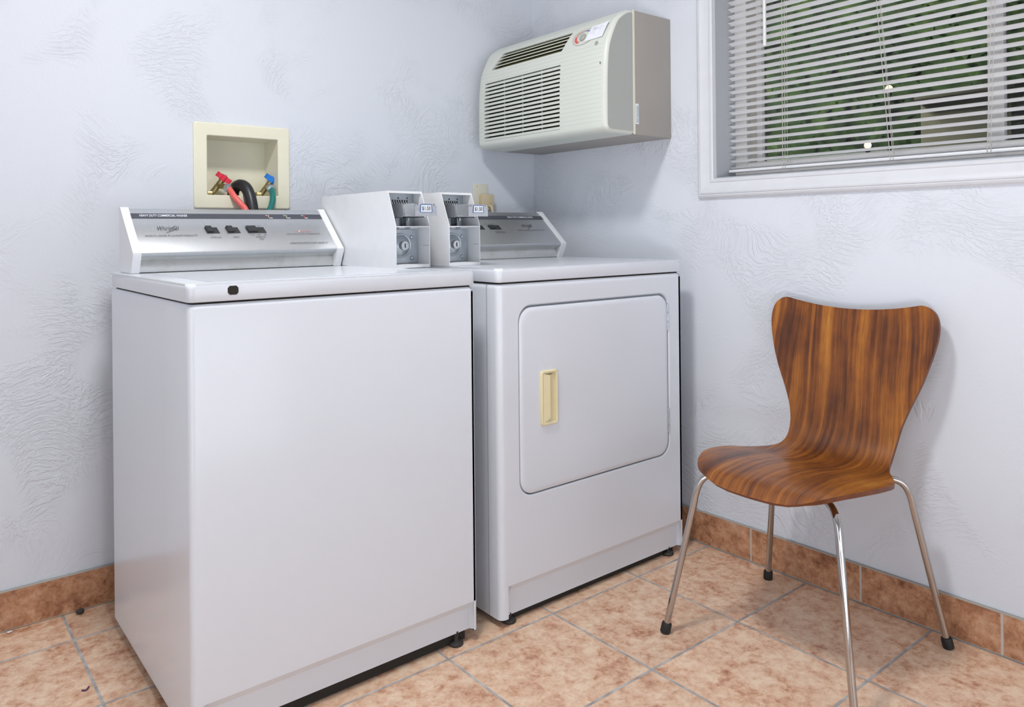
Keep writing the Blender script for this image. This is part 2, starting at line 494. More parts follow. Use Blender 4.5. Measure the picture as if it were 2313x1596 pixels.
# window casing (mitred moulding)
prof = [(0, 0), (0, .011), (.004, .014), (.010, .0135), (.013, .011), (.024, .0125), (.036, .0165), (.043, .0185), (.047, .0175), (.049, .0145), (.052, .015), (.057, .012), (.061, .007), (.061, 0)]
bm = bmesh.new(); loops = []
for o_, h in prof:
    y0, y1, z0, z1 = WY0 - o_, WY1 + o_, WZ0 - o_, WZ1 + o_
    loops.append([bm.verts.new((-h, y, z)) for y, z in ((y1, z0), (y1, z1), (y0, z1), (y0, z0))])
for a, b in zip(loops[:-1], loops[1:]):
    for k in range(4): bm.faces.new((a[k], a[(k + 1) % 4], b[(k + 1) % 4], b[k]))
struct('trim_1', bm, M['trim'], ang=20)

# window: frame, sashes, panes
win = bpy.data.objects.new('window_1', None); COL.objects.link(win); win.location = (.12, (WY0 + WY1) / 2, WZ0); win['kind'] = 'structure'
e = .004
bm = bmesh.new()   # reveal lining
box(bm, .0005, .11, WY1 - e, WY1, WZ0, WZ1); box(bm, .0005, .11, WY0, WY0 + e, WZ0, WZ1)
box(bm, .0005, .11, WY0 + e, WY1 - e, WZ0, WZ0 + e); box(bm, .0005, .11, WY0 + e, WY1 - e, WZ1 - e, WZ1)
struct('window_reveal', bm, M['jamb'], win)
bm = bmesh.new(); fy = .046
box(bm, .105, .145, WY1 - fy, WY1, WZ0, WZ1, .002); box(bm, .105, .145, WY0, WY0 + fy, WZ0, WZ1, .002)
box(bm, .105, .145, WY0 + fy, WY1 - fy, WZ0, WZ0 + .052, .002); box(bm, .105, .145, WY0 + fy, WY1 - fy, WZ1 - .04, WZ1, .002)
struct('window_frame', bm, M['vinyl'], win)
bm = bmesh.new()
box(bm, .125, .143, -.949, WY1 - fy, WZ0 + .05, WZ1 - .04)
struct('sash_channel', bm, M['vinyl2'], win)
bm = bmesh.new()
for ya, yb in ((-.969, -.949), (-1.640, -1.603)):
    box(bm, .112, .138, ya, yb, WZ0 + .05, WZ1 - .04, .002)
struct('sash_stile', bm, M['vinyl'], win)
bm = nbox(.126, .129, -1.603, -.969, WZ0 + .052, WZ1 - .04); struct('window_pane', bm, M['glass'], win)
bm = nbox(.130, .133, WY0 + fy, -1.640, WZ0 + .052, WZ1 - .04); struct('window_pane', bm, M['glass'], win)

# ------------------------------------------------------------------ mini blind
BY0, BY1, BX = -2.145, -.8795, .072
bl = thing('mini_blind', 'white horizontal mini blind half open in the window', 'blind', (BX, (BY0 + BY1) / 2, 1.19))
bm = bmesh.new()
pitch = .0220; z0s = 1.2035; tilt = math.radians(14.5)
ns = int((WZ1 - .045 - z0s) / pitch)
for k in range(ns):
    zc = z0s + pitch * k
    jig = random.uniform(-.0006, .0006); tl = tilt + random.uniform(-.03, .03)
    rows = []
    for y, wsc in ((BY0, .72), (BY0 + .003, 1), (BY1 - .003, 1), (BY1, .72)):
        r = []
        for j in range(7):
            t = (j / 6 - .5) * .025 * wsc
            h = .0018 * (1 - (2 * (j / 6 - .5)) ** 2)
            # room-side edge is raised
            r.append(bm.verts.new((BX + t * math.cos(tl) + h * math.sin(tl) * .5, y, zc + jig - t * math.sin(tl) + h * math.cos(tl))))
        rows.append(r)
    for a, b in zip(rows[:-1], rows[1:]):
        for j in range(6): bm.faces.new((a[j], a[j + 1], b[j + 1], b[j]))
obj('slats', bm, M['blind'], bl, fix=False)
obj('bottom_rail', nbox(BX - .0125, BX + .0125, BY0, BY1, 1.1895, 1.1985, .003), M['blind'], bl)
obj('head_rail', nbox(BX - .014, BX + .014, BY0, BY1, WZ1 - .035, WZ1 - .006, .002), M['blind'], bl)
for (ya, za), (yb, zb) in (((-1.0735, 2.12), (-1.0705, 1.19)), ((-1.318, 2.12), (-1.387, 1.19)), ((-1.651, 2.12), (-1.619, 1.19)), ((-1.95, 2.12), (-1.95, 1.19))):
    bm = bmesh.new()
    tube(bm, [(BX - .0135, ya, za), (BX - .0135, (ya + yb) / 2, (za + zb) / 2), (BX - .0135, yb, zb)], .0009, 6)
    tube(bm, [(BX + .0130, ya, za), (BX + .0130, yb, zb)], .0009, 6)
    tube(bm, [(BX - .0140, ya - .010, za), (BX - .0140, yb - .008, zb)], .0007, 6)
    obj('ladder_cord', bm, M['cord'], bl)
bm = tube(bmesh.new(), [(.042, -1.0245, 2.10), (.042, -1.0245, 1.565)], .0052, 6)
obj('tilt_wand', bm, M['wand'], bl)

# ------------------------------------------------------------------ outside, seen through the slats
bm = nbox(WT, 14, -7, 9, -.35, -.30); struct('ground_1', bm, M['ground'])
def foliage(name, label, cx, cy, rx, ry, zt, n, seed):
    rnd = random.Random(seed); bm = bmesh.new()
    for _ in range(n):
        x = cx + rnd.uniform(-rx, rx); y = cy + rnd.uniform(-ry, ry); z = rnd.uniform(-.2, zt)
        s = rnd.uniform(.06, .16)
        a, b = rnd.uniform(0, 2 * PI), rnd.uniform(-.9, .9)
        d = Vector((math.cos(a) * math.cos(b), math.sin(a) * math.cos(b), math.sin(b)))
        w = d.orthogonal().normalized() * s * .3
        P = Vector((x, y, z))
        vs = [bm.verts.new(P), bm.verts.new(P + d * s * .5 + w), bm.verts.new(P + d * s), bm.verts.new(P + d * s * .5 - w)]
        bm.faces.new(vs)
    # inner mass keeps the hedge opaque
    box(bm, cx - rx * .3, cx + rx * .9, cy - ry, cy + ry, -.3, zt * .93)
    o = obj(name, bm, M['leaf'], smooth=False)
    tag(o, label, 'hedge'); return o
foliage('hedge', 'dark green leafy hedge outside, seen between the blind slats', 6.4, 1.7, .7, 4.0, 4.6, 9000, 3)
bm = nbox(3.0, 3.25, -.75, -.25, -.3, 1.80, .01)  # tan slab added in place of a reflection in the pane
box(bm, 2.96, 3.27, -.78, -.23, 1.80, 1.84, .005)
tag(obj('reflection_slab_tan', bm, M['tan']), 'tan slab standing in for a reflection in the glass, low behind the right part of the blind', 'wall')
bm = nbox(4.6, 4.8, -.2, 4.0, -.3, 1.62, .01)  # grey slab added where the pane mirrors the room
box(bm, 4.56, 4.84, -.25, 4.05, 1.62, 1.67, .005)
tag(obj('reflection_slab_grey', bm, M['grey_out']), 'low grey slab standing in for a reflection in the glass, in front of the hedge', 'wall')
def lamp(x, y, z, label):  # bulb on a post, added for a warm light mirrored in the glass
    t = thing('reflection_bulb', label, 'lamp', (x, y, -.3), 'stand-ins for lights reflected in the glass')
    obj('post', tube(bmesh.new(), [(x, y, -.3), (x, y, z - .04)], .012, 8), M['rubber'], t)
    b = bmesh.new(); bmesh.ops.create_uvsphere(b, u_segments=16, v_segments=10, radius=.022)
    bmesh.ops.translate(b, verts=b.verts, vec=(x, y, z)); obj('bulb', b, M['bulb'], t)
    b = lathe(bmesh.new(), [(.014, 0), (.02, .01), (.012, .024)], (x, y, z - .045), (0, 0, 1), 12); obj('socket', b, M['rubber'], t)
lamp(3.0, -.061, 1.907, 'small glowing bulb standing in for a reflection in the glass, upper of the two warm lights')
lamp(3.0, .080, 1.554, 'small glowing bulb standing in for a reflection in the glass, lower of the two warm lights')

# ------------------------------------------------------------------ cabinets
def cabinet(x0, x1, yf, yb, z0, z1, kick, r=.014, door=None):
    """rounded steel wrapper with a pressed recess (toe panel) along the bottom of its front"""
    kx0, kx1, kz = kick
    bm = bmesh.new()
    front_x = [x0 + r, kx0, kx0 + .010, kx1 - .010, kx1, x1 - r]
    pts = [(x0, yb)]
    pts += [(x0, yb + (yf + r - yb) * t) for t in (.25, .5, .75)]
    for k in range(6):
        t = k / 5 * PI / 2
        pts.append((x0 + r - r * math.cos(t), yf + r - r * math.sin(t)))
    i0 = len(pts) - 1
    for x in front_x[1:-1]: pts.append((x, yf))
    for k in range(6):
        t = k / 5 * PI / 2
        pts.append((x1 - r + r * math.sin(t), yf + r - r * math.cos(t)))
    pts += [(x1, yb)]
    zs = [z0, kz - .022, kz - .002, kz + .004]
    if door: zs += [door[2], door[3]]
    zs += [z1 - .010, z1 - .004, z1]
    rows = []
    for j, z in enumerate(zs):
        row = []
        for i, (x, y) in enumerate(pts):
            dy = 0
            if i0 + 2 <= i <= i0 + 3 and z < kz - .01: dy = .016
            ins = 0
            if j == len(zs) - 1:
                ins = .005
            elif j == len(zs) - 2:
                ins = .0012
            cx = (x0 + x1) / 2; cyy = (yf + yb) / 2
            xx = x + (ins if x < cx else -ins); yy = y + dy + (ins if y < cyy else 0)
            row.append(bm.verts.new((xx, yy, z)))
        rows.append(row)
    n = len(pts)
    dj = zs.index(door[2]) if door else -1
    for j in range(len(rows) - 1):
        for i in range(n - 1):
            if j == dj and i == i0 + 2: continue
            bm.faces.new((rows[j][i], rows[j][i + 1], rows[j + 1][i + 1], rows[j + 1][i]))
        bm.faces.new((rows[j][n - 1], rows[j][0], rows[j + 1][0], rows[j + 1][n - 1]))
    bm.faces.new(rows[-1]); bm.faces.new(rows[0][::-1])
    if door:
        a, b = rows[dj], rows[dj + 1]
        q = [a[i0 + 2], a[i0 + 3], b[i0 + 3], b[i0 + 2]]
        dx0, dx1, dz0, dz1, rad = door[4:]
        inner = [bm.verts.new((x, yf, z)) for x, z in rrect(dx0, dx1, dz0, dz1, rad, 8)]
        ie = [bm.edges.new((inner[i], inner[(i + 1) % len(inner)])) for i in range(len(inner))]
        qe = []
        for i in range(4):
            ed = bm.edges.get((q[i], q[(i + 1) % 4])) or bm.edges.new((q[i], q[(i + 1) % 4]))
            qe.append(ed)
        bmesh.ops.triangle_fill(bm, use_beauty=True, use_dissolve=False, edges=qe + ie)
        m1 = [bm.verts.new((x, yf + .003, z)) for x, z in rrect(dx0 + .003, dx1 - .003, dz0 + .003, dz1 - .003, rad - .003, 8)]
        m2 = [bm.verts.new((x, yf + .020, z)) for x, z in rrect(dx0 + .003, dx1 - .003, dz0 + .003, dz1 - .003, rad - .003, 8)]
        for A, B in ((inner, m1), (m1, m2)):
            for i in range(len(A)): bm.faces.new((A[i], A[(i + 1) % len(A)], B[(i + 1) % len(A)], B[i]))
        bm.faces.new(m2)
    return bm

def console(root, x0, x1, title, dry=False):
    """sloped control console: end caps, aluminium panel, lower strip, stripe, switches, print"""
    yt, zt, yn, zn, ybs, zb = -.186, 1.078, -.314, .965, -.292, .9142
    capw = .0195
    for a in (x0, x1 - capw):
        bm = bmesh.new()
        prism(bm, [(-.178, zb), (-.178, zt + .003), (-.190, zt + .003), (yn - .005, zn), (yn - .004, zn - .007), (ybs - .005, zb)], a, a + capw)
        bevel_all(bm, .002)
        cap = obj('console_end_cap', bm, M['enamel2'], root)
        bm = lathe(bmesh.new(), [(.0035, 0), (.0035, .0015)], (a + capw * .5, ybs - .0088, zb + .016), (0, -1, 0), 12)
        sub('screw', bm, M['dark'], cap)
    a, b = x0 + capw, x1 - capw
    bm = bmesh.new()
    prism(bm, [(-.180, .935), (-.180, zt - .003), (-.184, zt), (-.190, zt - .001), (yn + .002, zn + .002), (yn + .001, zn - .002), (yn + .012, zn - .012)], a, b)
    pan = obj('control_panel', bm, M['alu'], root)
    bm = bmesh.new()
    prism(bm, [(-.181, zb), (-.181, .934), (-.28, .958), (yn + .006, zn - .006), (ybs + .004, zn - .020), (ybs, zn - .028), (ybs + .002, zb + .002), (ybs + .006, zb)], a, b)
    bevel_all(bm, .0015, 1)
    obj('console_lower_strip', bm, M['alu_base'], root)
    A = Vector((0, yt, zt)); B = Vector((0, yn, zn)); U = (A - B).normalized(); R_ = Vector((1, 0, 0)); N = R_.cross(U)
    B = Vector((0, -.314 + .0016, .966 + .0012)) ; OFF = .0009
    def pt(x, d, h=0): return Vector((x, 0, 0)) + B + U * d + N * (h + OFF)
    def quad(name, x0_, x1_, d0, d1, m, h=.0006, skew=0):
        bm = bmesh.new()
        vs = [bm.verts.new(pt(x0_ + skew, d0, k)) for k in (0,)]
        lo = [bm.verts.new(pt(x, d, -.001)) for x, d in ((x0_ + skew, d0), (x1_ + skew, d0), (x1_, d1), (x0_, d1))]
        hi = [bm.verts.new(pt(x, d, h)) for x, d in ((x0_ + skew, d0), (x1_ + skew, d0), (x1_, d1), (x0_, d1))]
        bm.verts.remove(vs[0])
        bm.faces.new(hi); bm.faces.new(lo[::-1])
        for i in range(4): bm.faces.new((lo[i], lo[(i + 1) % 4], hi[(i + 1) % 4], hi[i]))
        return sub(name, bm, m, pan)
    def txt(s, x, d, w, h, m, shear=.35, bold=0):
        bm = text_bm(s, pt(x, d, .0010), R_, U, w, h, shear, bold=bold)
        return sub('lettering', bm, m, pan)
    quad('dark_stripe', a + .0005, b - .0005, .1265, .1462, M['stripe'])
    if not dry:
        txt('HEAVY DUTY COMMERCIAL WASHER', x0 + .040, .1325, .1195, .0092, M['ink_w'], bold=.012)
        txt('Whirlpool', x0 + .075, .0745, .054, .020, M['ink'], .45)
        bm = bmesh.new()   # the swoosh through the logo
        tube(bm, [pt(x0 + .093, .070, .0008), pt(x0 + .108, .076, .0008), pt(x0 + .120, .086, .0008), pt(x0 + .124, .094, .0008), pt(x0 + .119, .0955, .0008), pt(x0 + .111, .089, .0008)], .0005, 5)
        sub('logo_swoosh', bm, M['ink'], pan)
        txt("WORLD'S LEADER IN LAUNDRY PRODUCTS", x0 + .040, .0550, .128, .0062, M['ink'], .3)
        for sx, w, lab in ((-1.3858, .036, 'WATER LEVEL'), (-1.331, .037, 'SPEED'), (-1.2755, .054, 'TEMPERATURE')):
            sx += x0 + 1.575
            quad('switch_bezel', sx + .003, sx + w, .0665, .0895, M['switch'], .0008, .003)
            quad('rocker_switch', sx + .0045, sx + w * .55, .0690, .0905, M['switch'], .006, .003)
            lw = .028 if len(lab) > 6 else .016
            txt(lab, sx + w * .55 - lw * .3, .0470, lw, .0048, M['ink'], .2)
        sx = -1.2755 + x0 + 1.575
        for i, lab in enumerate(('COLD', 'WARM', 'HOT')): txt(lab, sx + .010 + i * .018, .0565, .010, .0042, M['ink'], .2)
        for i, lab in enumerate(('COLD', 'COLD', 'COLD')): txt(lab, sx + .002 + i * .018, .0930, .010, .0036, M['ink'], .2)
        txt('RINSE', sx + .030, .0385, .012, .0045, M['ink'], .2)
        for sx, lab, m in ((-1.1913, '1', 'ink_o'), (-1.1384, '2', 'ink_g'), (-1.0838, '3', 'ink_r')):
            sx += x0 + 1.575
            txt(lab, sx - .004, .1312, .006, .0105, M[m], .3, bold=.02)
            bm = nbox(0, .010, -.0002, .0002, 0, .0001); bm.free()
            quad('number_underline', sx - .001, sx + .009, .1282, .1305, M['ink_w'], .0010, .001)
            quad('number_overline', sx - .009, sx - .003, .1395, .1412, M['ink_w'], .0010, .001)
        txt('DO NOT OVERLOAD THE WASHER', -1.1334 + x0 + 1.575, .0675, .0456, .0040, M['ink_r'], .3)
        txt('WHEN THE LID IS OPEN THE WASHER STOPS', -1.1615 + x0 + 1.575, .0575, .100, .0046, M['ink'], .3)
        txt('OPERATING INSTRUCTIONS UNDER LID', -1.1646 + x0 + 1.575, .0180, .114, .0060, M['ink'], .3)
        bm = bmesh.new(); bmesh.ops.create_uvsphere(bm, u_segments=10, v_segments=6, radius=.0024)
        bmesh.ops.translate(bm, verts=bm.verts, vec=pt(-1.121 + x0 + 1.575, .0715, .0005)); sub('indicator_light', bm, M['ink_w'], pan)
    else:
        txt('HEAVY DUTY COMMERCIAL DRYER', -.3120, .1335, .120, .0085, M['ink_w'], .1, bold=.014)
        txt('Whirlpool', -.2720, .0800, .047, .019, M['ink'], .45)
        bm = bmesh.new()
        tube(bm, [pt(-.256, .074, .0008), pt(-.244, .080, .0008), pt(-.233, .089, .0008), pt(-.229, .097, .0008), pt(-.233, .098, .0008), pt(-.240, .093, .0008)], .0005, 5)
        sub('logo_swoosh', bm, M['ink'], pan)
        txt("WORLD'S LEADER IN LAUNDRY PRODUCTS", -.3070, .0645, .126, .0056, M['ink'], .3)
        for sx, w in ((-.500, .048), (-.4310, .052)):
            quad('switch_bezel', sx + .003, sx + w, .0735, .0945, M['switch'], .0008, .003)
            quad('rocker_switch', sx + .006, sx + w * .5, .0765, .0925, M['switch'], .004, .003)
        txt('HIGH   LOW   FLUFF', -.4390, .0980, .046, .0040, M['ink'], .2)
        txt('TEMPERATURE SELECTOR', -.4130, .0590, .044, .0040, M['ink'], .2)
        txt('PERMANENT PRESS', -.4110, .0530, .040, .0040, M['ink'], .2)
    return pan

def lid_plate(x0, x1, y0, y1, z0, z1):
    bm = bmesh.new()
    prism(bm, rrect(x0, x1, y0, y1, .016, 5), z0, z1, 'z')
    es = [e for e in bm.edges if all(abs(v.co.z - z1) < 1e-6 for v in e.verts)]
    bmesh.ops.bevel(bm, geom=es, offset=.010, segments=4, profile=.5, affect='EDGES')
    es = [e for e in bm.edges if all(abs(v.co.z - z0) < 1e-6 for v in e.verts)]
    bmesh.ops.bevel(bm, geom=es, offset=.003, segments=2, profile=.5, affect='EDGES')
    return bm

def feet(root, x0, x1, yf, yb, z):
    for x in (x0 + .045, x1 - .055):
        for y in (yf + .024, yb - .05):
            bm = lathe(bmesh.new(), [(.017, 0), (.019, .004), (.017, .010), (.007, .013), (.007, z + .004)], (x, y, 0), (0, 0, 1), 16)
            obj('levelling_foot', bm, M['brownfoot'], root)

# ---- washer
wx0, wx1, wyf, wyb = -1.595, -.909, -.8195, -.175
was = thing('washing_machine', 'white top-load washing machine with silver console, left of the dryer', 'washing machine', ((wx0 + wx1) / 2, (wyf + wyb) / 2, 0))
obj('cabinet', cabinet(wx0 + .0015, wx1 - .0015, wyf + .0015, wyb, .030, .8735, (wx0 + .022, wx1 - .010, .104)), M['enamel'], was)
obj('lid_gap', nbox(wx0 + .012, wx1 - .012, wyf + .012, wyb - .004, .868, .884), M['dark'], was)
top = obj('top_panel', lid_plate(wx0, wx1, wyf, wyb, .8775, .9135), M['enamel'], was)
bm = bmesh.new(); prism(bm, rrect(wx0 + .055, wx1 - .075, wyf + .030, -.335, .02, 4), .9130, .9150, 'z'); bevel_all(bm, .0008, 2)
obj('lid', bm, M['enamel'], was)
bm = bmesh.new()
pl = [(-.0105, -.0045), (-.0065, -.0088), (.0065, -.0088), (.0105, -.0045), (.0105, .0045), (.0065, .0088), (-.0065, .0088), (-.0105, .0045)]
prism(bm, [(-1.5085 + a, .8982 + b) for a, b in pl], wyf - .0008, wyf + .004, 'y')
obj('lock_hole', bm, M['dark'], was)
feet(was, wx0, wx1, wyf, wyb, .03)
console(was, -1.5755, -1.0115, 'washer')
obj('underside_shade', nbox(wx0 + .025, wx1 - .025, wyf + .028, wyb - .02, .003, .034), M['dark'], was)  # dark block put in as the shadow under the washer

# ---- dryer
dx0, dx1, dyf, dyb = -.840, -.1025, -.8187, -.110
dry = thing('dryer', 'white front-load dryer with square door and cream handle, beside the chair', 'dryer', ((dx0 + dx1) / 2, (dyf + dyb) / 2, 0))
cab = obj('cabinet', cabinet(dx0 + .0015, dx1 - .0015, dyf + .0015, dyb, .021, .8740, (dx0 + .026, dx1 - .010, .106), .016,
          door=(None, None, .24, .86, -.774, -.1665, .3165, .8185, .046)), M['enamel'], dry)
bm = nbox(dx0 + .0008, dx0 + .004, -.771, -.768, .022, .872); sub('side_seam', bm, M['jamb'], cab)
obj('lid_gap', nbox(dx0 + .012, dx1 - .012, dyf + .012, dyb - .004, .869, .885), M['dark'], dry)
obj('top_panel', lid_plate(dx0, dx1, dyf, dyb, .8785, .9145), M['enamel'], dry)
# door
bm = bmesh.new(); yd = dyf + .0005
ox0, ox1, oz0, oz1 = -.770, -.1755, .3225, .8105
rings = []
for ins, y in ((.0, .018), (.0, .005), (.0015, .0018), (.005, .0), (.014, -.0006)):
    rings.append([bm.verts.new((x, yd + y, z)) for x, z in rrect(ox0 + ins, ox1 - ins, oz0 + ins, oz1 - ins, .043 - ins * .6, 8)])
for A, B in zip(rings[:-1], rings[1:]):
    for i in range(len(A)): bm.faces.new((A[i], A[(i + 1) % len(A)], B[(i + 1) % len(A)], B[i]))
bm.faces.new(rings[-1]); bm.faces.new(rings[0][::-1])
door = obj('door', bm, M['enamel'], dry)
# recessed pull handle
hx0, hx1, hz0, hz1 = -.7015, -.6405, .4935, .6395
bm = bmesh.new(); yy = yd - .0006
loops = []
for ins, y, r in ((0, .001, .009), (.0008, -.0048, .008), (.0035, -.0064, .007), (.0085, -.0050, .005)):
    loops.append([bm.verts.new((x, yy + y, z)) for x, z in rrect(hx0 + ins, hx1 - ins, hz0 + ins, hz1 - ins, r, 4)])
for A, B in zip(loops[:-1], loops[1:]):
    for i in range(len(A)): bm.faces.new((A[i], A[(i + 1) % len(A)], B[(i + 1) % len(A)], B[i]))
bm.faces.new(loops[0][::-1])
# inside of the pull: a sloping floor on the left, a pocket on the right
ix0, ix1, iz0, iz1 = hx0 + .0085, hx1 - .0085, hz0 + .0085, hz1 - .0085
xm = ix0 + .020
def Q(pts): bm.faces.new([bm.verts.new(p) for p in pts])
yr = yy - .0050
Q([(ix0, yr, iz0), (ix0, yr, iz1), (xm, yr - .004, iz1 - .004), (xm, yr - .004, iz0 + .012)])
Q([(xm, yr - .004, iz0 + .012), (xm, yr - .004, iz1 - .004), (xm, yr + .0048, iz1), (xm, yr + .0048, iz0)])
Q([(xm, yr + .0046, iz0), (xm, yr + .0046, iz1), (ix1, yr + .0046, iz1), (ix1, yr + .0046, iz0)])
Q([(ix1, yr + .0046, iz0), (ix1, yr + .0046, iz1), (ix1, yr, iz1), (ix1, yr, iz0)])
Q([(ix0, yr, iz1), (ix1, yr, iz1), (ix1, yr + .0046, iz1), (xm, yr + .0046, iz1), (xm, yr - .004, iz1 - .004)])
Q([(ix0, yr, iz0), (ix1, yr, iz0), (ix1, yr + .0046, iz0 + .002), (xm, yr + .0046, iz0 + .002), (xm, yr - .004, iz0 + .012)])
sub('handle', bm, M['cream2'], door)
for za, zb in ((.700, .783), (.385, .462)):
    bm = nbox(-.1755, -.1690, dyf + .002, dyf + .014, za, zb, .0008, 1)
    for k in range(3):
        z = za + (zb - za) * (k + .5) / 3
        tube(bm, [(-.1722, dyf + .002, z - .011), (-.1722, dyf + .002, z + .011)], .003, 10)
    obj('hinge', bm, M['zinc'], dry)
feet(dry, dx0, dx1, dyf, dyb, .021)
console(dry, -.689, -.1255, 'dryer', True)
obj('underside_shade', nbox(dx0 + .025, dx1 - .025, dyf + .028, dyb - .02, .003, .024), M['dark'], dry)  # dark block standing in for shade below the dryer

# ------------------------------------------------------------------ coin meters
def coin_meter(xc, zb, label, second=False):
    t = thing('coin_meter', label, 'coin box', (xc, -.38, zb), 'coin meters on the machines')
    w = .0535; x0, x1 = xc - w, xc + w
    yf, ys, yb = -.600, -.560, -.166
    zt, zm, z0 = zb + .2055, zb + .1135, zb
    th = .0022
    # side walls and top, floor: folded sheet
    bm = bmesh.new()
    poly = [(yb, z0), (yb, zt), (ys, zt), (yf, zm), (yf, z0)]
    prism(bm, poly, x0, x0 + th); prism(bm, poly, x1 - th, x1)
    box(bm, x0 + th, x1 - th, ys + .001, yb, zt - .006, zt)
    box(bm, x0 + th, x1 - th, yb - th, yb, z0, zt - .006)
    box(bm, x0 + th, x1 - th, yf + .0005, yb - th, z0, z0 + .0085)
    box(bm, x0 + th, x1 - th, yf + .0005, yf + .058, zm - .0060, zm - .0030)
    hous = obj('housing', bm, M['enamel2'], t, ang=25)
    # upper slot plate, set back
    yp = -.522
    bm = nbox(x0 + th, x1 - th, yp, yp + .004, zm - .003, zt - .006)
    sp = obj('slot_plate', bm, M['zinc'], t)
    bm = bmesh.new()
    for k in range(9):
        xx = xc - .032 + k * .0075
        box(bm, xx, xx + .0028, yp - .0012, yp, zt - .037, zt - .022)
    sub('coin_slot_row', bm, M['dark'], sp)
    bm = bmesh.new()
    for k in range(8):
        xx = xc - .0285 + k * .0075
        box(bm, xx - .0008, xx + .0030, yp - .0060, yp, zt - .036, zt - .029, .0008, 1)
    sub('slot_teeth', bm, M['chrome2'], sp)
    for xx in (-.028, .002, .030):
        sub('plate_screw', lathe(bmesh.new(), [(.002, 0), (.002, .0015)], (xc + xx, yp, zt - .017), (0, -1, 0), 8), M['dark'], sp)
    # coin slide: body, tongue, handle plate with price label
    za, zc = zm + .0215, zm + .0560
    bm = nbox(xc - .034, xc + .034, yp, -.603, za, zc, .0015, 1)
    sl = obj('coin_slide', bm, M['chrome2'], t)
    bm = nbox(xc - .033, xc + .033, -.603, -.658, za + .003, zc - .002, .001, 1); sub('slide_tongue', bm, M['chrome2'], sl)
    bm = bmesh.new()
    for xx in (-.024, .010):
        box(bm, xc + xx, xc + xx + .013, yp - .028, yp, za - .030, za, .0015, 1)
    lathe(bm, [(.0045, 0), (.0045, .008)], (xc + .004, -.570, za - .010), (0, 0, 1), 10)
    sub('slide_bracket', bm, M['chromed'], sl)
    bm = bmesh.new()
    pl = [(-.033, 0), (.033, 0), (.033, .0255), (.0290, .0290), (.0235, .0262), (.0190, .0320), (-.0190, .0320), (-.0235, .0262), (-.0290, .0290), (-.033, .0255)]
    prism(bm, [(xc + a, za + .001 + b) for a, b in pl], -.6585, -.6640, 'y'); bevel_all(bm, .0007, 1)
    hp = sub('handle_plate', bm, M['chrome2'], sl)
    bm = bmesh.new()
    prism(bm, [(xc + a, za + .001 + b) for a, b in ((-.0185, .0090), (.0185, .0090), (.0195, .0130), (.0170, .0305), (-.0170, .0305), (-.0195, .0130))], -.6640, -.6647, 'y')
    lab = obj('price_label', bm, M['labelb'], t)
    bm = bmesh.new()
    prism(bm, [(xc + a, za + .001 + b) for a, b in ((-.0165, .0105), (.0165, .0105), (.0150, .0285), (-.0150, .0285))], -.6647, -.6650, 'y')
    sub('label_paper', bm, M['label'], lab)
    sub('lettering', text_bm('$1.50', (xc, -.6652, za + .0145), (1, 0, 0), (0, 0, 1), .0255, .0115, .0, 'CENTER', bold=.01), M['ink'], lab)
    # lower lock plate
    yl = -.541
    bm = nbox(x0 + th, x1 - th, yl, yl + .004, z0 + .0085, zm - .006)
    obj('back_plate', bm, M['enamel2'], t)
    bm = nbox(x0 + .006, x1 - .0045, yl - .0035, yl, z0 + .0100, zm - .0105, .0012, 1)
    lp = obj('lock_plate', bm, M['zinc'], t)
    cx_, cz_ = xc - .006, z0 + .0585
    bm = lathe(bmesh.new(), [(.034, 0), (.0335, .0022), (.0315, .0032), (.029, .0026), (.0275, .0042), (.018, .0100), (.0145, .0120)], (cx_, yl - .0035, cz_), (0, -1, 0), 36)
    sub('lock_dome', bm, M['zinc'], lp)
    bm = lathe(bmesh.new(), [(.0125, 0), (.0125, .0165), (.0115, .0178), (.0095, .0178), (.009, .0168), (.0005, .0168)], (cx_, yl - .0120, cz_), (0, -1, 0), 28)
    sub('lock_cylinder', bm, M['chrome2'], lp)
    bm = nbox(cx_ - .0012, cx_ + .0012, yl - .0298, yl - .0285, cz_ - .0055, cz_ + .0055); sub('key_slot', bm, M['dark'], lp)
    for dz in (.083, .026):
        bm = lathe(bmesh.new(), [(.0058, 0), (.0058, .001), (.0045, .0030), (.0015, .0038)], (xc + .030, yl - .0035, z0 + dz - .002), (0, -1, 0), 16)
        sub('plate_bolt', bm, M['zinc'], lp)
    # seam and scuffs on the inner right wall are pressed lines
    bm = nbox(x1 - th - .0006, x1 - th, yf + .004, yf + .030, z0 + .0585, z0 + .0592); sub('wall_seam', bm, M['chromed'], hous)
    return t
coin_meter(-.9525, .9150, 'white coin box on the washer with a legible $1.50 price plate')
coin_meter(-.7830, .9150, 'white coin box on the dryer, right of the other coin box', True)

# ------------------------------------------------------------------ recessed water box
wb = thing('water_outlet_box', 'cream recessed laundry water box in the wall above the washer', 'outlet box', (-1.187, 0, 1.085))
fx0, fx1, fz0, fz1 = -1.3365, -1.0390, 1.0855, 1.3440
ix0, ix1, iz0, iz1 = -1.2970, -1.0780, 1.1270, 1.3045
bm = bmesh.new(); loops = []
for (a0, a1, b0, b1), y, r in (((fx0, fx1, fz0, fz1), 0, .008), ((fx0 + .001, fx1 - .001, fz0 + .001, fz1 - .001), -.006, .008), ((fx0 + .004, fx1 - .004, fz0 + .004, fz1 - .004), -.008, .006),
                               ((ix0 - .002, ix1 + .002, iz0 - .002, iz1 + .002), -.007, .003), ((ix0, ix1, iz0, iz1), -.005, .003), ((ix0 + .004, ix1 - .003, iz0, iz1 - .002), .095, .006)):
    loops.append([bm.verts.new((x, y, z)) for x, z in rrect(a0, a1, b0, b1, r, 4)])
for A, B in zip(loops[:-1], loops[1:]):
    for i in range(len(A)): bm.faces.new((A[i], A[(i + 1) % len(A)], B[(i + 1) % len(A)], B[i]))
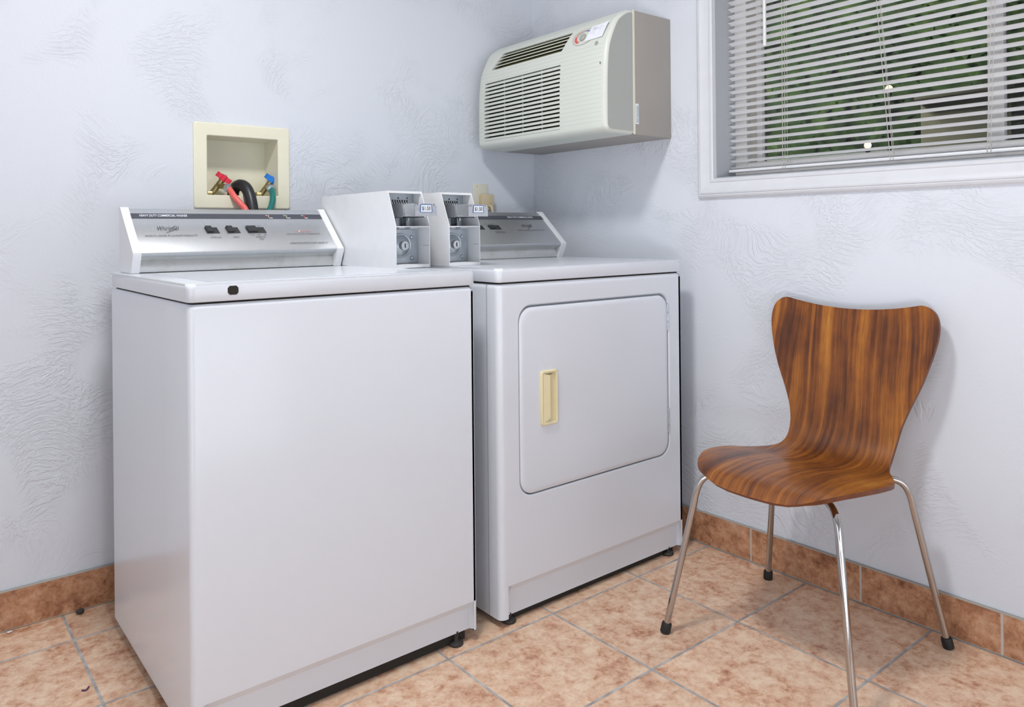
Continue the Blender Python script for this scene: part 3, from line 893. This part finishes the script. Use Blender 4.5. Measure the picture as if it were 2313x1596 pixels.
bm.faces.new(loops[-1])
obj('box_frame', bm, M['cream'], wb, ang=30)
def valve(x, colm, tilt, out):
    """angle-stop valve rising from the box floor, leaning back; lever handle on top"""
    base = Vector((x - .030, .050, iz0)); topp = Vector((x + .004, .036, iz0 + .050))
    bm = bmesh.new()
    lathe(bm, [(.014, 0), (.014, .010), (.011, .014)], base, (0, 0, 1), 6)
    tube(bm, [base, base.lerp(topp, .3), topp], .0085, 12)
    tube(bm, [base + (topp - base) * .62, Vector(out) + Vector((0, .008, .004)), Vector(out)], .0085, 12)
    v = obj('valve', bm, M['brass'], wb)
    d = (Vector(out) - (base + (topp - base) * .62)).normalized()
    bm = lathe(bmesh.new(), [(.0100, -.012), (.0135, -.010), (.0135, .002), (.0100, .004)], Vector(out), d, 10)
    sub('hose_coupling', bm, M['zinc'], v)
    ax = (topp - base).normalized(); R_ = Vector((1, -.25, -.56)).normalized()
    R_ = (R_ - ax * R_.dot(ax)).normalized(); F = ax.cross(R_)
    bm = bmesh.new()
    for s in (-1, 1):
        pl = [(0, .010), (.009, .0080), (.014, .0070), (.0225, .0105), (.0245, .0080), (.0245, -.0080), (.0225, -.0105), (.014, -.0070), (.009, -.0080), (0, -.010)]
        lo = [bm.verts.new(topp + ax * -.002 + R_ * a * s + F * b) for a, b in pl]
        hi = [bm.verts.new(topp + ax * .0135 + R_ * a * s + F * b) for a, b in pl]
        bm.faces.new(hi); bm.faces.new(lo)
        for i in range(len(pl)): bm.faces.new((lo[i], lo[(i + 1) % len(pl)], hi[(i + 1) % len(pl)], hi[i]))
    lathe(bm, [(.0115, -.004), (.0115, .0135), (.009, .0150)], topp, ax, 14)
    h = sub('valve_handle', bm, colm, v)
    sub('handle_screw', lathe(bmesh.new(), [(.004, .0150), (.004, .0170), (.002, .0180)], topp, ax, 10), M['zinc'], v)
valve(-1.2420, M['red'], 0, (-1.2290, .006, 1.1490))
valve(-1.0890, M['blue'], 0, (-1.0950, .006, 1.1500))
bm = lathe(bmesh.new(), [(.026, 0), (.026, .002), (.021, .003)], (-1.196, .058, iz0), (0, 0, 1), 24)
obj('drain_collar', bm, M['dark'], wb)
# hoses
bm = tube(bmesh.new(), catmull([(-1.2285, .006, 1.1470), (-1.2255, -.006, 1.1360), (-1.2190, -.022, 1.1180), (-1.2070, -.034, 1.0990), (-1.1975, -.050, 1.0780), (-1.2010, -.070, 1.03), (-1.206, -.085, .9), (-1.206, -.090, .75)]), .0092, 12)
t = tag(obj('fill_hose', bm, M['hose_r']), 'coral red rubber fill hose hanging from the red valve', 'hose')
bm = tube(bmesh.new(), catmull([(-1.0955, .006, 1.1480), (-1.0985, -.010, 1.1360), (-1.1030, -.024, 1.1180), (-1.1130, -.036, 1.0960), (-1.1270, -.052, 1.0740), (-1.135, -.070, 1.02), (-1.136, -.085, .9), (-1.136, -.09, .75)]), .0092, 12)
tag(obj('fill_hose', bm, M['hose_g']), 'teal green fill hose hanging from the blue valve', 'hose')
bm = tube(bmesh.new(), catmull([(-1.196, .062, 1.118), (-1.1965, .061, 1.138), (-1.1940, .050, 1.154), (-1.187, .027, 1.1610), (-1.1800, .002, 1.153), (-1.1750, -.016, 1.131), (-1.1725, -.030, 1.098), (-1.1720, -.044, 1.05), (-1.172, -.07, .98), (-1.172, -.085, .78)]), .0178, 16)
tag(obj('drain_hose', bm, M['hose_k']), 'thick black drain hose looping out of the cream water box', 'hose')

# ------------------------------------------------------------------ wall outlet behind the dryer
bm = nbox(-.310, -.2395, -.006, 0, 1.090, 1.1910, .0025)
t = thing('outlet_cover', 'ivory electrical wall plate on the back wall behind the coin box', 'outlet', (-.275, 0, 1.09))
obj('cover_plate', bm, M['ivory'], t)
obj('plate_screw', lathe(bmesh.new(), [(.003, 0), (.003, .0012)], (-.293, -.006, 1.183), (0, -1, 0), 10), M['ivory2'], t)
t = thing('plug_adapter', 'tan plug adapter in the ivory wall plate above the dryer console', 'plug', (-.255, -.006, 1.09))
obj('adapter_body', nbox(-.283, -.2310, -.034, -.006, 1.0900, 1.1510, .004), M['ivory2'], t)
obj('plug_cord', tube(bmesh.new(), catmull([(-.257, -.034, 1.108), (-.257, -.050, 1.10), (-.257, -.058, 1.06), (-.257, -.060, .92)]), .005, 10), M['ivory2'], t)

# ------------------------------------------------------------------ air conditioner
AY0, AY1 = -.700, -.045
ac = thing('air_conditioner', 'cream through-wall air conditioner mounted high in the corner', 'air conditioner', (-.15, (AY0 + AY1) / 2, 1.314))
bm = nbox(-.184, 0, AY0, AY1, 1.3140, 1.7110, .0025)
obj('wall_sleeve', bm, M['sleeve'], ac)
bm = nbox(-.1885, -.1795, AY0 - .0012, AY0 + .002, 1.3150, 1.7120, .0006, 1); obj('sleeve_lip', bm, M['ivory'], ac)
raw = [(-.188, 1.7115), (-.212, 1.7075), (-.243, 1.6900), (-.2690, 1.6640), (-.2990, 1.6030), (-.3100, 1.5560), (-.3155, 1.4800), (-.3165, 1.4000), (-.3165, 1.3430), (-.3120, 1.3260), (-.2980, 1.3165), (-.270, 1.3145), (-.188, 1.3145)]
profile = []
cm = catmull([(a, 0, b) for a, b in raw], 4)
NP = len(cm)
nrm = []
for i in range(NP):
    a = cm[max(0, i - 1)]; b = cm[min(NP - 1, i + 1)]; d = (b - a).normalized()
    nrm.append(Vector((d.z, 0, -d.x)))   # points inwards
if nrm[NP // 2].x < 0: nrm = [-n for n in nrm]
def cols(i):
    """y positions of the column edges for row i; the grille edges vary with the row"""
    U0, U1, L0, L1 = 12, 16, 20, 32
    if i <= U0: yl, yr = -.145, -.512
    elif i <= U1:
        t = (i - U0) / (U1 - U0); yl = -.145 + .034 * t; yr = -.512 + .024 * t
    elif i <= L0:
        t = (i - U1) / (L0 - U1); yl = -.111 + (-.086 + .111) * t; yr = -.488 + (-.494 + .488) * t
    else: yl, yr = -.086, -.494
    return yl, yr
bm = bmesh.new(); grid = []; ra = .014; NA = 4
ysets = []
for i in range(NP):
    yl, yr = cols(i); row = []
    P = cm[i]; N = nrm[i]
    ends = []
    for k in range(NA + 1):
        t = k / NA * PI / 2
        ends.append((ra * (1 - math.sin(t)), ra * (1 - math.cos(t))))   # inset, distance from end
    for ins, dy in ends: row.append(bm.verts.new(P + N * ins + Vector((0, AY1 - dy, 0))))
    nl = 8
    for k in range(1, 3): row.append(bm.verts.new(P + Vector((0, AY1 - ra + (yl - AY1 + ra) * k / 2, 0))))
    for k in range(1, nl + 1): row.append(bm.verts.new(P + Vector((0, yl + (yr - yl) * k / nl, 0))))
    for k in range(1, 3): row.append(bm.verts.new(P + Vector((0, yr + (AY0 + ra - yr) * k / 3, 0))))
    for ins, dy in ends[::-1]: row.append(bm.verts.new(P + N * ins + Vector((0, AY0 + dy, 0))))
    grid.append(row)
cL = NA + 2; cR = cL + nl
for i in range(NP - 1):
    for j in range(len(grid[0]) - 1):
        if cL <= j < cR and (12 <= i < 16 or 20 <= i < 32): continue
        bm.faces.new((grid[i][j], grid[i][j + 1], grid[i + 1][j + 1], grid[i + 1][j]))
bm.faces.new([r[0] for r in grid]); bm.faces.new([r[-1] for r in grid][::-1])
# returns of the two grille openings
for i0_, i1_ in ((12, 16), (20, 32)):
    loop = [grid[i0_][j] for j in range(cL, cR + 1)] + [grid[i][cR] for i in range(i0_ + 1, i1_ + 1)] + [grid[i1_][j] for j in range(cR - 1, cL - 1, -1)] + [grid[i][cL] for i in range(i1_ - 1, i0_, -1)]
    inn = [bm.verts.new(v.co + Vector((.022, 0, 0))) for v in loop]
    for k in range(len(loop)): bm.faces.new((loop[k], loop[(k + 1) % len(loop)], inn[(k + 1) % len(loop)], inn[k]))
cover = obj('front_cover', bm, M['ac'], ac, ang=32)
# flat end of the cover, its shade put into a darker colour
bm = bmesh.new()
vs = []
for i in range(0, NP):
    p = cm[i] + nrm[i] * .010
    if p.x > -.190: p.x = -.190
    vs.append(bm.verts.new((p.x, AY0 - .0006, p.z)))
bm.faces.new(vs); bmesh.ops.remove_doubles(bm, verts=bm.verts, dist=.0005)
sub('end_panel', bm, simple('cover end in shade', (.42, .44, .415), .4), cover)
# intake grille
bm = nbox(-.293, -.289, -.520, -.070, 1.335, 1.565); obj('intake_backing', bm, M['ac_dark'], ac)
bm = bmesh.new()
npit = 15; z_a, z_b = 1.3430, 1.5560
for k in range(npit):
    zc = z_a + (z_b - z_a) * (k + .36) / npit
    xs = -.3165 if zc < 1.48 else -.3165 + (zc - 1.48) / .076 * .0062
    h = .0043
    poly = [(xs - .0004, zc - h), (xs - .0004, zc + h * .9), (xs + .012, zc + h + .003), (xs + .012, zc - h + .002)]
    prism(bm, poly, -.496, -.084, 'y')
for y in (-.190, -.291, -.392):
    box(bm, -.3035, -.300, y - .002, y + .002, z_a, z_b)
for yy_ in (-.4952, -.0848):
    pass
obj('intake_grille', bm, M['ac'], ac, smooth=False)
# discharge grille
bm = nbox(-.246, -.240, -.530, -.100, 1.580, 1.668); obj('discharge_backing', bm, M['ac_dark'], ac)
bm = bmesh.new()
for k in range(1, 5):
    t = k / 5
    i = 12 + t * 4; a = cm[int(i)].lerp(cm[min(int(i) + 1, NP - 1)], i - int(i))
    yl = -.145 + .034 * t; yr = -.512 + .024 * t
    prism(bm, [(a.x, a.z + .0012), (a.x + .0005, a.z - .0016), (a.x + .016, a.z + .0034), (a.x + .016, a.z + .0052)], yr, yl, 'y')
obj('discharge_grille', bm, M['ac'], ac, smooth=False)
bm = bmesh.new()
for k in range(5):
    t = (k + .45) / 5
    i = 12 + t * 4; a = cm[int(i)].lerp(cm[min(int(i) + 1, NP - 1)], i - int(i))
    yl = -.145 + .034 * t - .004; yr = -.512 + .024 * t + .004
    prism(bm, [(a.x + .014, a.z + .004), (a.x + .010, a.z - .0015), (a.x + .013, a.z - .003), (a.x + .018, a.z + .003)], yr, yl, 'y')
obj('air_vane', bm, M['ac_vane'], ac, smooth=False)
# control dial under a window on the slope
def on_slope(y, s, h=0):
    """s=0 at the lower end (z 1.603), 1 at the upper end (z 1.664) of the slope"""
    i = 16 - s * 4
    a = cm[int(i)].lerp(cm[min(int(i) + 1, NP - 1)], i - int(i)); n = nrm[int(round(i))]
    return Vector((a.x, y, a.z)) - n * h
def slope_disc(cy, cs, ry, rs, h, m, name, parent, a0=0, a1=2 * PI, hole=0, n=28):
    bm = bmesh.new()
    A = []; B = []
    full = abs(a1 - a0 - 2 * PI) < 1e-6
    for k in range(n + (0 if full else 1)):
        t = a0 + (a1 - a0) * k / n
        A.append(bm.verts.new(on_slope(cy - ry * math.cos(t), cs + rs * math.sin(t), h)))
        if hole: B.append(bm.verts.new(on_slope(cy - ry * hole * math.cos(t), cs + rs * hole * math.sin(t), h)))
    if hole:
        for k in range(len(A) - (0 if full else 1)):
            bm.faces.new((A[k], A[(k + 1) % len(A)], B[(k + 1) % len(A)], B[k]))
    else: bm.faces.new(A)
    return sub(name, bm, m, parent)
slope_disc(-.578, .50, .050, .46, .0008, M['ac'], 'control_surround', cover)
slope_disc(-.578, .50, .050, .46, .0012, simple('warm grey ring', (.50, .46, .42), .5), 'control_ring', cover, hole=.92)
dial = slope_disc(-.576, .50, .038, .36, .0016, M['ink_r'], 'dial_scale', cover, PI * .95, PI * 1.35, .72)
slope_disc(-.576, .50, .038, .36, .0016, simple('pale red scale', (.62, .38, .32), .5), 'dial_scale', cover, PI * .45, PI * .95, .78)
slope_disc(-.576, .50, .038, .36, .0016, M['ink_b'], 'dial_scale', cover, PI * .2, PI * .45, .8)
bm = lathe(bmesh.new(), [(.013, 0), (.013, .005), (.011, .007), (.0005, .007)], on_slope(-.576, .46, 0), -nrm[14], 20)
sub('control_knob', bm, simple('grey knob', (.40, .41, .36), .4), cover)
bm = lathe(bmesh.new(), [(.0075, 0), (.0075, .001), (.0060, .0012)], (-.3012, -.6500, 1.5975), (-1, 0, .2), 20)
sub('round_badge', bm, simple('grey badge', (.36, .37, .35), .4), cover)
bm = nbox(-.3175, -.3160, -.6815, -.6775, 1.5265, 1.5315, .0005, 1); sub('small_mark', bm, M['ink'], cover)
# sticker on the sleeve end
bm = nbox(-.1785, -.1645, AY0 - .0018, AY0 - .0002, 1.3480, 1.4130); st = obj('service_sticker', bm, M['paper'], ac)
bm = bmesh.new(); rnd = random.Random(5)
for r_ in range(2):
    z = 1.352
    while z < 1.408:
        l = rnd.uniform(.0015, .004); x = -.1755 + r_ * .0055
        box(bm, x, x + rnd.uniform(.0018, .0038), AY0 - .0021, AY0 - .0017, z, z + l * .55); z += l * .9
sub('sticker_print', bm, simple('teal print', (.10, .24, .30), .6), st)
# note taped on the air conditioner
bm = bmesh.new(); NR, NC = 5, 6; pv = []
for i in range(NR):
    s = -.02 + i / (NR - 1) * 1.02; row = []
    for j in range(NC):
        u = j / (NC - 1)
        y = (-.5900 - .014 * i / (NR - 1)) + u * (-.0810 + .004 * i / (NR - 1))
        lift = .002 + .004 * max(0, u - .6) + .003 * (i / (NR - 1)) * u
        row.append(bm.verts.new(on_slope(y, .20 + .78 * (i / (NR - 1)), lift)))
    pv.append(row)
for i in range(NR - 1):
    for j in range(NC - 1): bm.faces.new((pv[i][j], pv[i][j + 1], pv[i + 1][j + 1], pv[i + 1][j]))
note = obj('paper_note', bm, M['paper'])
tag(note, 'white paper note taped to the air conditioner over its control dial', 'note')
bm = bmesh.new()
for k in range(22):
    y = -.608 - rnd.uniform(0, .045); s = .35 + .45 * rnd.random(); l = rnd.uniform(.003, .008)
    p0 = on_slope(y, s, .0072); p1 = on_slope(y - l, s + rnd.uniform(-.06, .06), .0075)
    tube(bm, [p0, p1], .00035, 4)
sub('handwriting', bm, simple('pale violet ink', (.45, .42, .70), .7), note)

# ------------------------------------------------------------------ chair
YC = -1.3290
PR = [(-.530, .405), (-.500, .432), (-.420, .442), (-.320, .435), (-.220, .422), (-.150, .432), (-.112, .475), (-.090, .55), (-.072, .66), (-.048, .79), (-.038, .84)]
pc = catmull([(a, 0, b) for a, b in PR], 24)
acc = [0]
for a, b in zip(pc[:-1], pc[1:]): acc.append(acc[-1] + (b - a).length)
def prof_at(s):
    s = max(0, min(acc[-1], s))
    for i in range(len(acc) - 1):
        if acc[i + 1] >= s:
            t = (s - acc[i]) / (acc[i + 1] - acc[i]); p = pc[i].lerp(pc[i + 1], t)
            d = (pc[min(i + 2, len(pc) - 1)] - pc[max(i - 1, 0)]).normalized()
            return p, Vector((-d.z, 0, d.x))
WS = [(0, .012), (.0015, .058), (.006, .092), (.013, .114), (.030, .147), (.050, .166), (.072, .180), (.115, .200), (.150, .209), (.190, .2135), (.230, .2130), (.257, .210), (.285, .203), (.310, .192), (.335, .177), (.355, .163),
      (.375, .150), (.40, .1415), (.43, .1395), (.47, .1435), (.505, .1515), (.55, .1680), (.60, .1890), (.65, .2060), (.70, .2190), (.735, .2240), (.762, .2220), (.780, .2150), (.790, .2060), (.797, .1940), (.801, .1780)]
def w_at(s):
    for (a, wa), (b, wb_) in zip(WS[:-1], WS[1:]):
        if s <= b:
            # smooth (cubic) interpolation using neighbours
            i = [x[0] for x in WS].index(a)
            m0 = (wb_ - (WS[i - 1][1] if i else wa)) / (b - (WS[i - 1][0] if i else a - 1e-9) + 1e-9) if i else (wb_ - wa) / (b - a)
            m1 = ((WS[i + 2][1] if i + 2 < len(WS) else wb_) - wa) / ((WS[i + 2][0] if i + 2 < len(WS) else b) - a)
            h = b - a; t = (s - a) / h
            if s < .02: return wa + (wb_ - wa) * t
            return (2 * t ** 3 - 3 * t ** 2 + 1) * wa + (t ** 3 - 2 * t ** 2 + t) * h * m0 + (-2 * t ** 3 + 3 * t ** 2) * wb_ + (t ** 3 - t ** 2) * h * m1
    return WS[-1][1]
ch = thing('side_chair', 'walnut veneer shell chair on chrome legs against the right wall', 'chair', (-.30, YC, 0))
bm = bmesh.new(); uvl = bm.loops.layers.uv.new('UVMap')
srow = [0, .0015, .0035, .006, .0095, .013, .02, .03, .04, .05, .06, .072, .085, .10, .115]
s_ = .13
while s_ < .76: srow.append(s_); s_ += .0125
srow += [.762, .770, .776, .782, .787, .791, .794, .797, .799, .801]
NT = 36; TH = .0105
topg, botg, uvd = [], [], {}
for s in srow:
    w = w_at(s); rt_, rb = [], []
    for j in range(NT + 1):
        t = -1 + 2 * j / NT
        y = t * w
        dip = .0215 * max(0, 1 - (abs(y) / .185) ** 2)
        bl_ = max(0, min(1, (s - .62) / .18)); bl_ = bl_ * bl_ * (3 - 2 * bl_)
        se = s - dip * bl_
        p, n = prof_at(se)
        # slight hollow of the back, slight crown at the seat front
        hollow = .010 * (abs(t) ** 2) * max(0, min(1, (s - .45) / .2))
        q = p + n * hollow
        a = bm.verts.new((q.x, YC - y, q.z)); b = bm.verts.new((q.x - n.x * TH, YC - y, q.z - n.z * TH))
        uvd[a] = uvd[b] = (y + .5, se)
        rt_.append(a); rb.append(b)
    topg.append(rt_); botg.append(rb)
def F(vs, mi=0):
    f = bm.faces.new(vs); f.material_index = mi
    for l in f.loops: l[uvl].uv = uvd[l.vert]
    return f
nr = len(srow)
for i in range(nr - 1):
    for j in range(NT):
        F((topg[i][j], topg[i][j + 1], topg[i + 1][j + 1], topg[i + 1][j]))
        F((botg[i][j], botg[i + 1][j], botg[i + 1][j + 1], botg[i][j + 1]))
    F((topg[i][0], topg[i + 1][0], botg[i + 1][0], botg[i][0]), 1)
    F((topg[i][NT], botg[i][NT], botg[i + 1][NT], topg[i + 1][NT]), 1)
for j in range(NT):
    F((topg[0][j], botg[0][j], botg[0][j + 1], topg[0][j + 1]), 1)
    F((topg[-1][j], topg[-1][j + 1], botg[-1][j + 1], botg[-1][j]), 1)
shell = obj('seat_shell', bm, [M['wood'], M['wood_edge']], ch, ang=50)
shell['label'] = 'one piece bent walnut seat and back'
# under-seat mount
bm = nbox(-.365, -.245, YC - .055, YC + .055, .3975, .4130, .003); 
obj('seat_mount', bm, M['chromed'], ch)
CC = Vector((-.305, YC, 0))
for fxy in ((-.530, -1.088), (-.070, -1.088), (-.066, -1.569), (-.5235, -1.569)):
    ft = Vector((fxy[0], fxy[1], 0)); d = ft - CC; d.z = 0
    def K(k, z): return CC + d * k + Vector((0, 0, z))
    ctrl = [K(.16, .4035), K(.40, .4045), K(.58, .4035), K(.660, .3990), K(.715, .3860), K(.752, .3610), K(.775, .327), K(.80, .291), K(.90, .146), K(.992, .012)]
    bm = tube(bmesh.new(), catmull(ctrl, 6), .0082, 16)
    leg = obj('leg', bm, M['chrome'], ch)
    ax = (K(.90, .146) - K(.992, .012)).normalized()
    bm = lathe(bmesh.new(), [(.0095, -.012), (.0128, -.010), (.0128, .010), (.0112, .014)], K(.992, .012), ax, 16)
    for v in bm.verts:
        if v.co.z < 0.0005: v.co.z = .0005
    sub('rubber_foot', bm, M['rubber'], leg)

# ------------------------------------------------------------------ crumbs on the floor
bm = bmesh.new(); bmesh.ops.create_icosphere(bm, subdivisions=2, radius=.0085)
for v in bm.verts: v.co = Vector((v.co.x * 1.25, v.co.y, v.co.z * .8)) * random.uniform(.9, 1.08) + Vector((-1.648, -.030, .0075))
tag(obj('lint_ball', bm, M['debris_d']), 'dark grey lint ball on the floor by the left baseboard', 'lint')
bm = bmesh.new(); bmesh.ops.create_icosphere(bm, subdivisions=1, radius=.005)
for v in bm.verts: v.co = Vector((v.co.x * 1.5, v.co.y, v.co.z * .5)) + Vector((-1.806, -.022, .003))
tag(obj('paper_scrap', bm, M['debris_w']), 'tiny white scrap on the floor against the left baseboard', 'scrap')
bm = tube(bmesh.new(), catmull([(-1.712, -.420, .0018), (-1.706, -.427, .003), (-1.702, -.424, .003), (-1.697, -.415, .0018)]), .0018, 6)
tag(obj('thread', bm, M['debris_p']), 'short purple thread lying on the floor tile, lower left', 'thread')

# ------------------------------------------------------------------ light
def area(name, loc, size, power, col=(1, 1, 1), target=None, shape='DISK', sy=None):
    l = bpy.data.lights.new(name, 'AREA'); l.energy = power; l.color = col; l.shape = shape; l.size = size
    if sy: l.size_y = sy
    o = bpy.data.objects.new(name, l); COL.objects.link(o); o.location = loc
    if target is not None:
        o.rotation_euler = (Vector(target) - Vector(loc)).to_track_quat('-Z', 'Y').to_euler()
    return o
area('ceiling_light', (-1.56, -1.24, 2.46), .32, 25.5, (1, 1, 1))
area('ceiling_fill', (-1.6, -2.2, 2.585), 3.0, 4, (.92, .965, 1), (-1.6, -2.2, 0), 'RECTANGLE', 3.0)  # added fill imitating ceiling bounce, no fixture known here
area('left_fill', (-3.4, -1.9, 1.0), 2.2, 15, (.93, .98, 1.06), (-.3, -1.4, .9), 'RECTANGLE', 1.6)  # added unseen fill from the left, evens out the right wall
area('front_fill', (-1.2, -3.6, .6), 2.0, 14.5, (.88, .96, 1.07), (-.8, -1.0, .6), 'RECTANGLE', 1.0)  # added unseen fill from the camera side, lifts the machine fronts
_o = area('blind_fill', (-2.6, -3.0, .35), .6, 2.3, (.97, .985, 1.02), (0, -1.30, 1.56))  # narrow unseen fill added to brighten the slat undersides
_o.data.spread = math.radians(48)
o = bpy.data.lights.new('yard_fill', 'AREA'); o.energy = 230; o.size = 1.2; o.color = (.95, 1, .85)  # unseen fill added to light the foliage
oo = bpy.data.objects.new('yard_fill', o); COL.objects.link(oo); oo.location = (2.2, 2.5, 4.6)
oo.rotation_euler = (Vector((6, 1.5, 1.6)) - Vector(oo.location)).to_track_quat('-Z', 'Y').to_euler()

w = bpy.data.worlds.new('night'); scene.world = w; w.use_nodes = True
w.node_tree.nodes['Background'].inputs[0].default_value = (.012, .018, .016, 1); w.node_tree.nodes['Background'].inputs[1].default_value = 1

# ------------------------------------------------------------------ camera
cam = bpy.data.cameras.new('camera'); co = bpy.data.objects.new('camera', cam); COL.objects.link(co)
yaw, pitch_, roll = .6783, -.0002, -.0098
fw = Vector((math.sin(yaw) * math.cos(pitch_), math.cos(yaw) * math.cos(pitch_), -math.sin(pitch_)))
rt = Vector((math.cos(yaw), -math.sin(yaw), 0)); up = rt.cross(fw)
R1 = math.cos(roll) * rt + math.sin(roll) * up; U1 = -math.sin(roll) * rt + math.cos(roll) * up
mw = Matrix((R1, U1, -fw)).transposed().to_4x4(); mw.translation = Vector((-2.0371, -2.3294, 1.0088))
co.matrix_world = mw
cam.sensor_fit = 'HORIZONTAL'; cam.sensor_width = 36; cam.lens = 1722.66 / 2313 * 36
cam.shift_x = .00819; cam.shift_y = -.11919; cam.clip_start = .02; cam.clip_end = 60
scene.camera = co

scene.view_settings.view_transform = 'Standard'
scene.view_settings.look = 'None'
scene.view_settings.exposure = 0.0
scene.cycles.max_bounces = 6; scene.cycles.diffuse_bounces = 3; scene.cycles.glossy_bounces = 3; scene.cycles.transparent_max_bounces = 12
scene.cycles.use_denoising = True
scene.cycles.use_adaptive_sampling = True; scene.cycles.adaptive_threshold = .05; scene.cycles.adaptive_min_samples = 12
scene.cycles.sample_clamp_indirect = 8
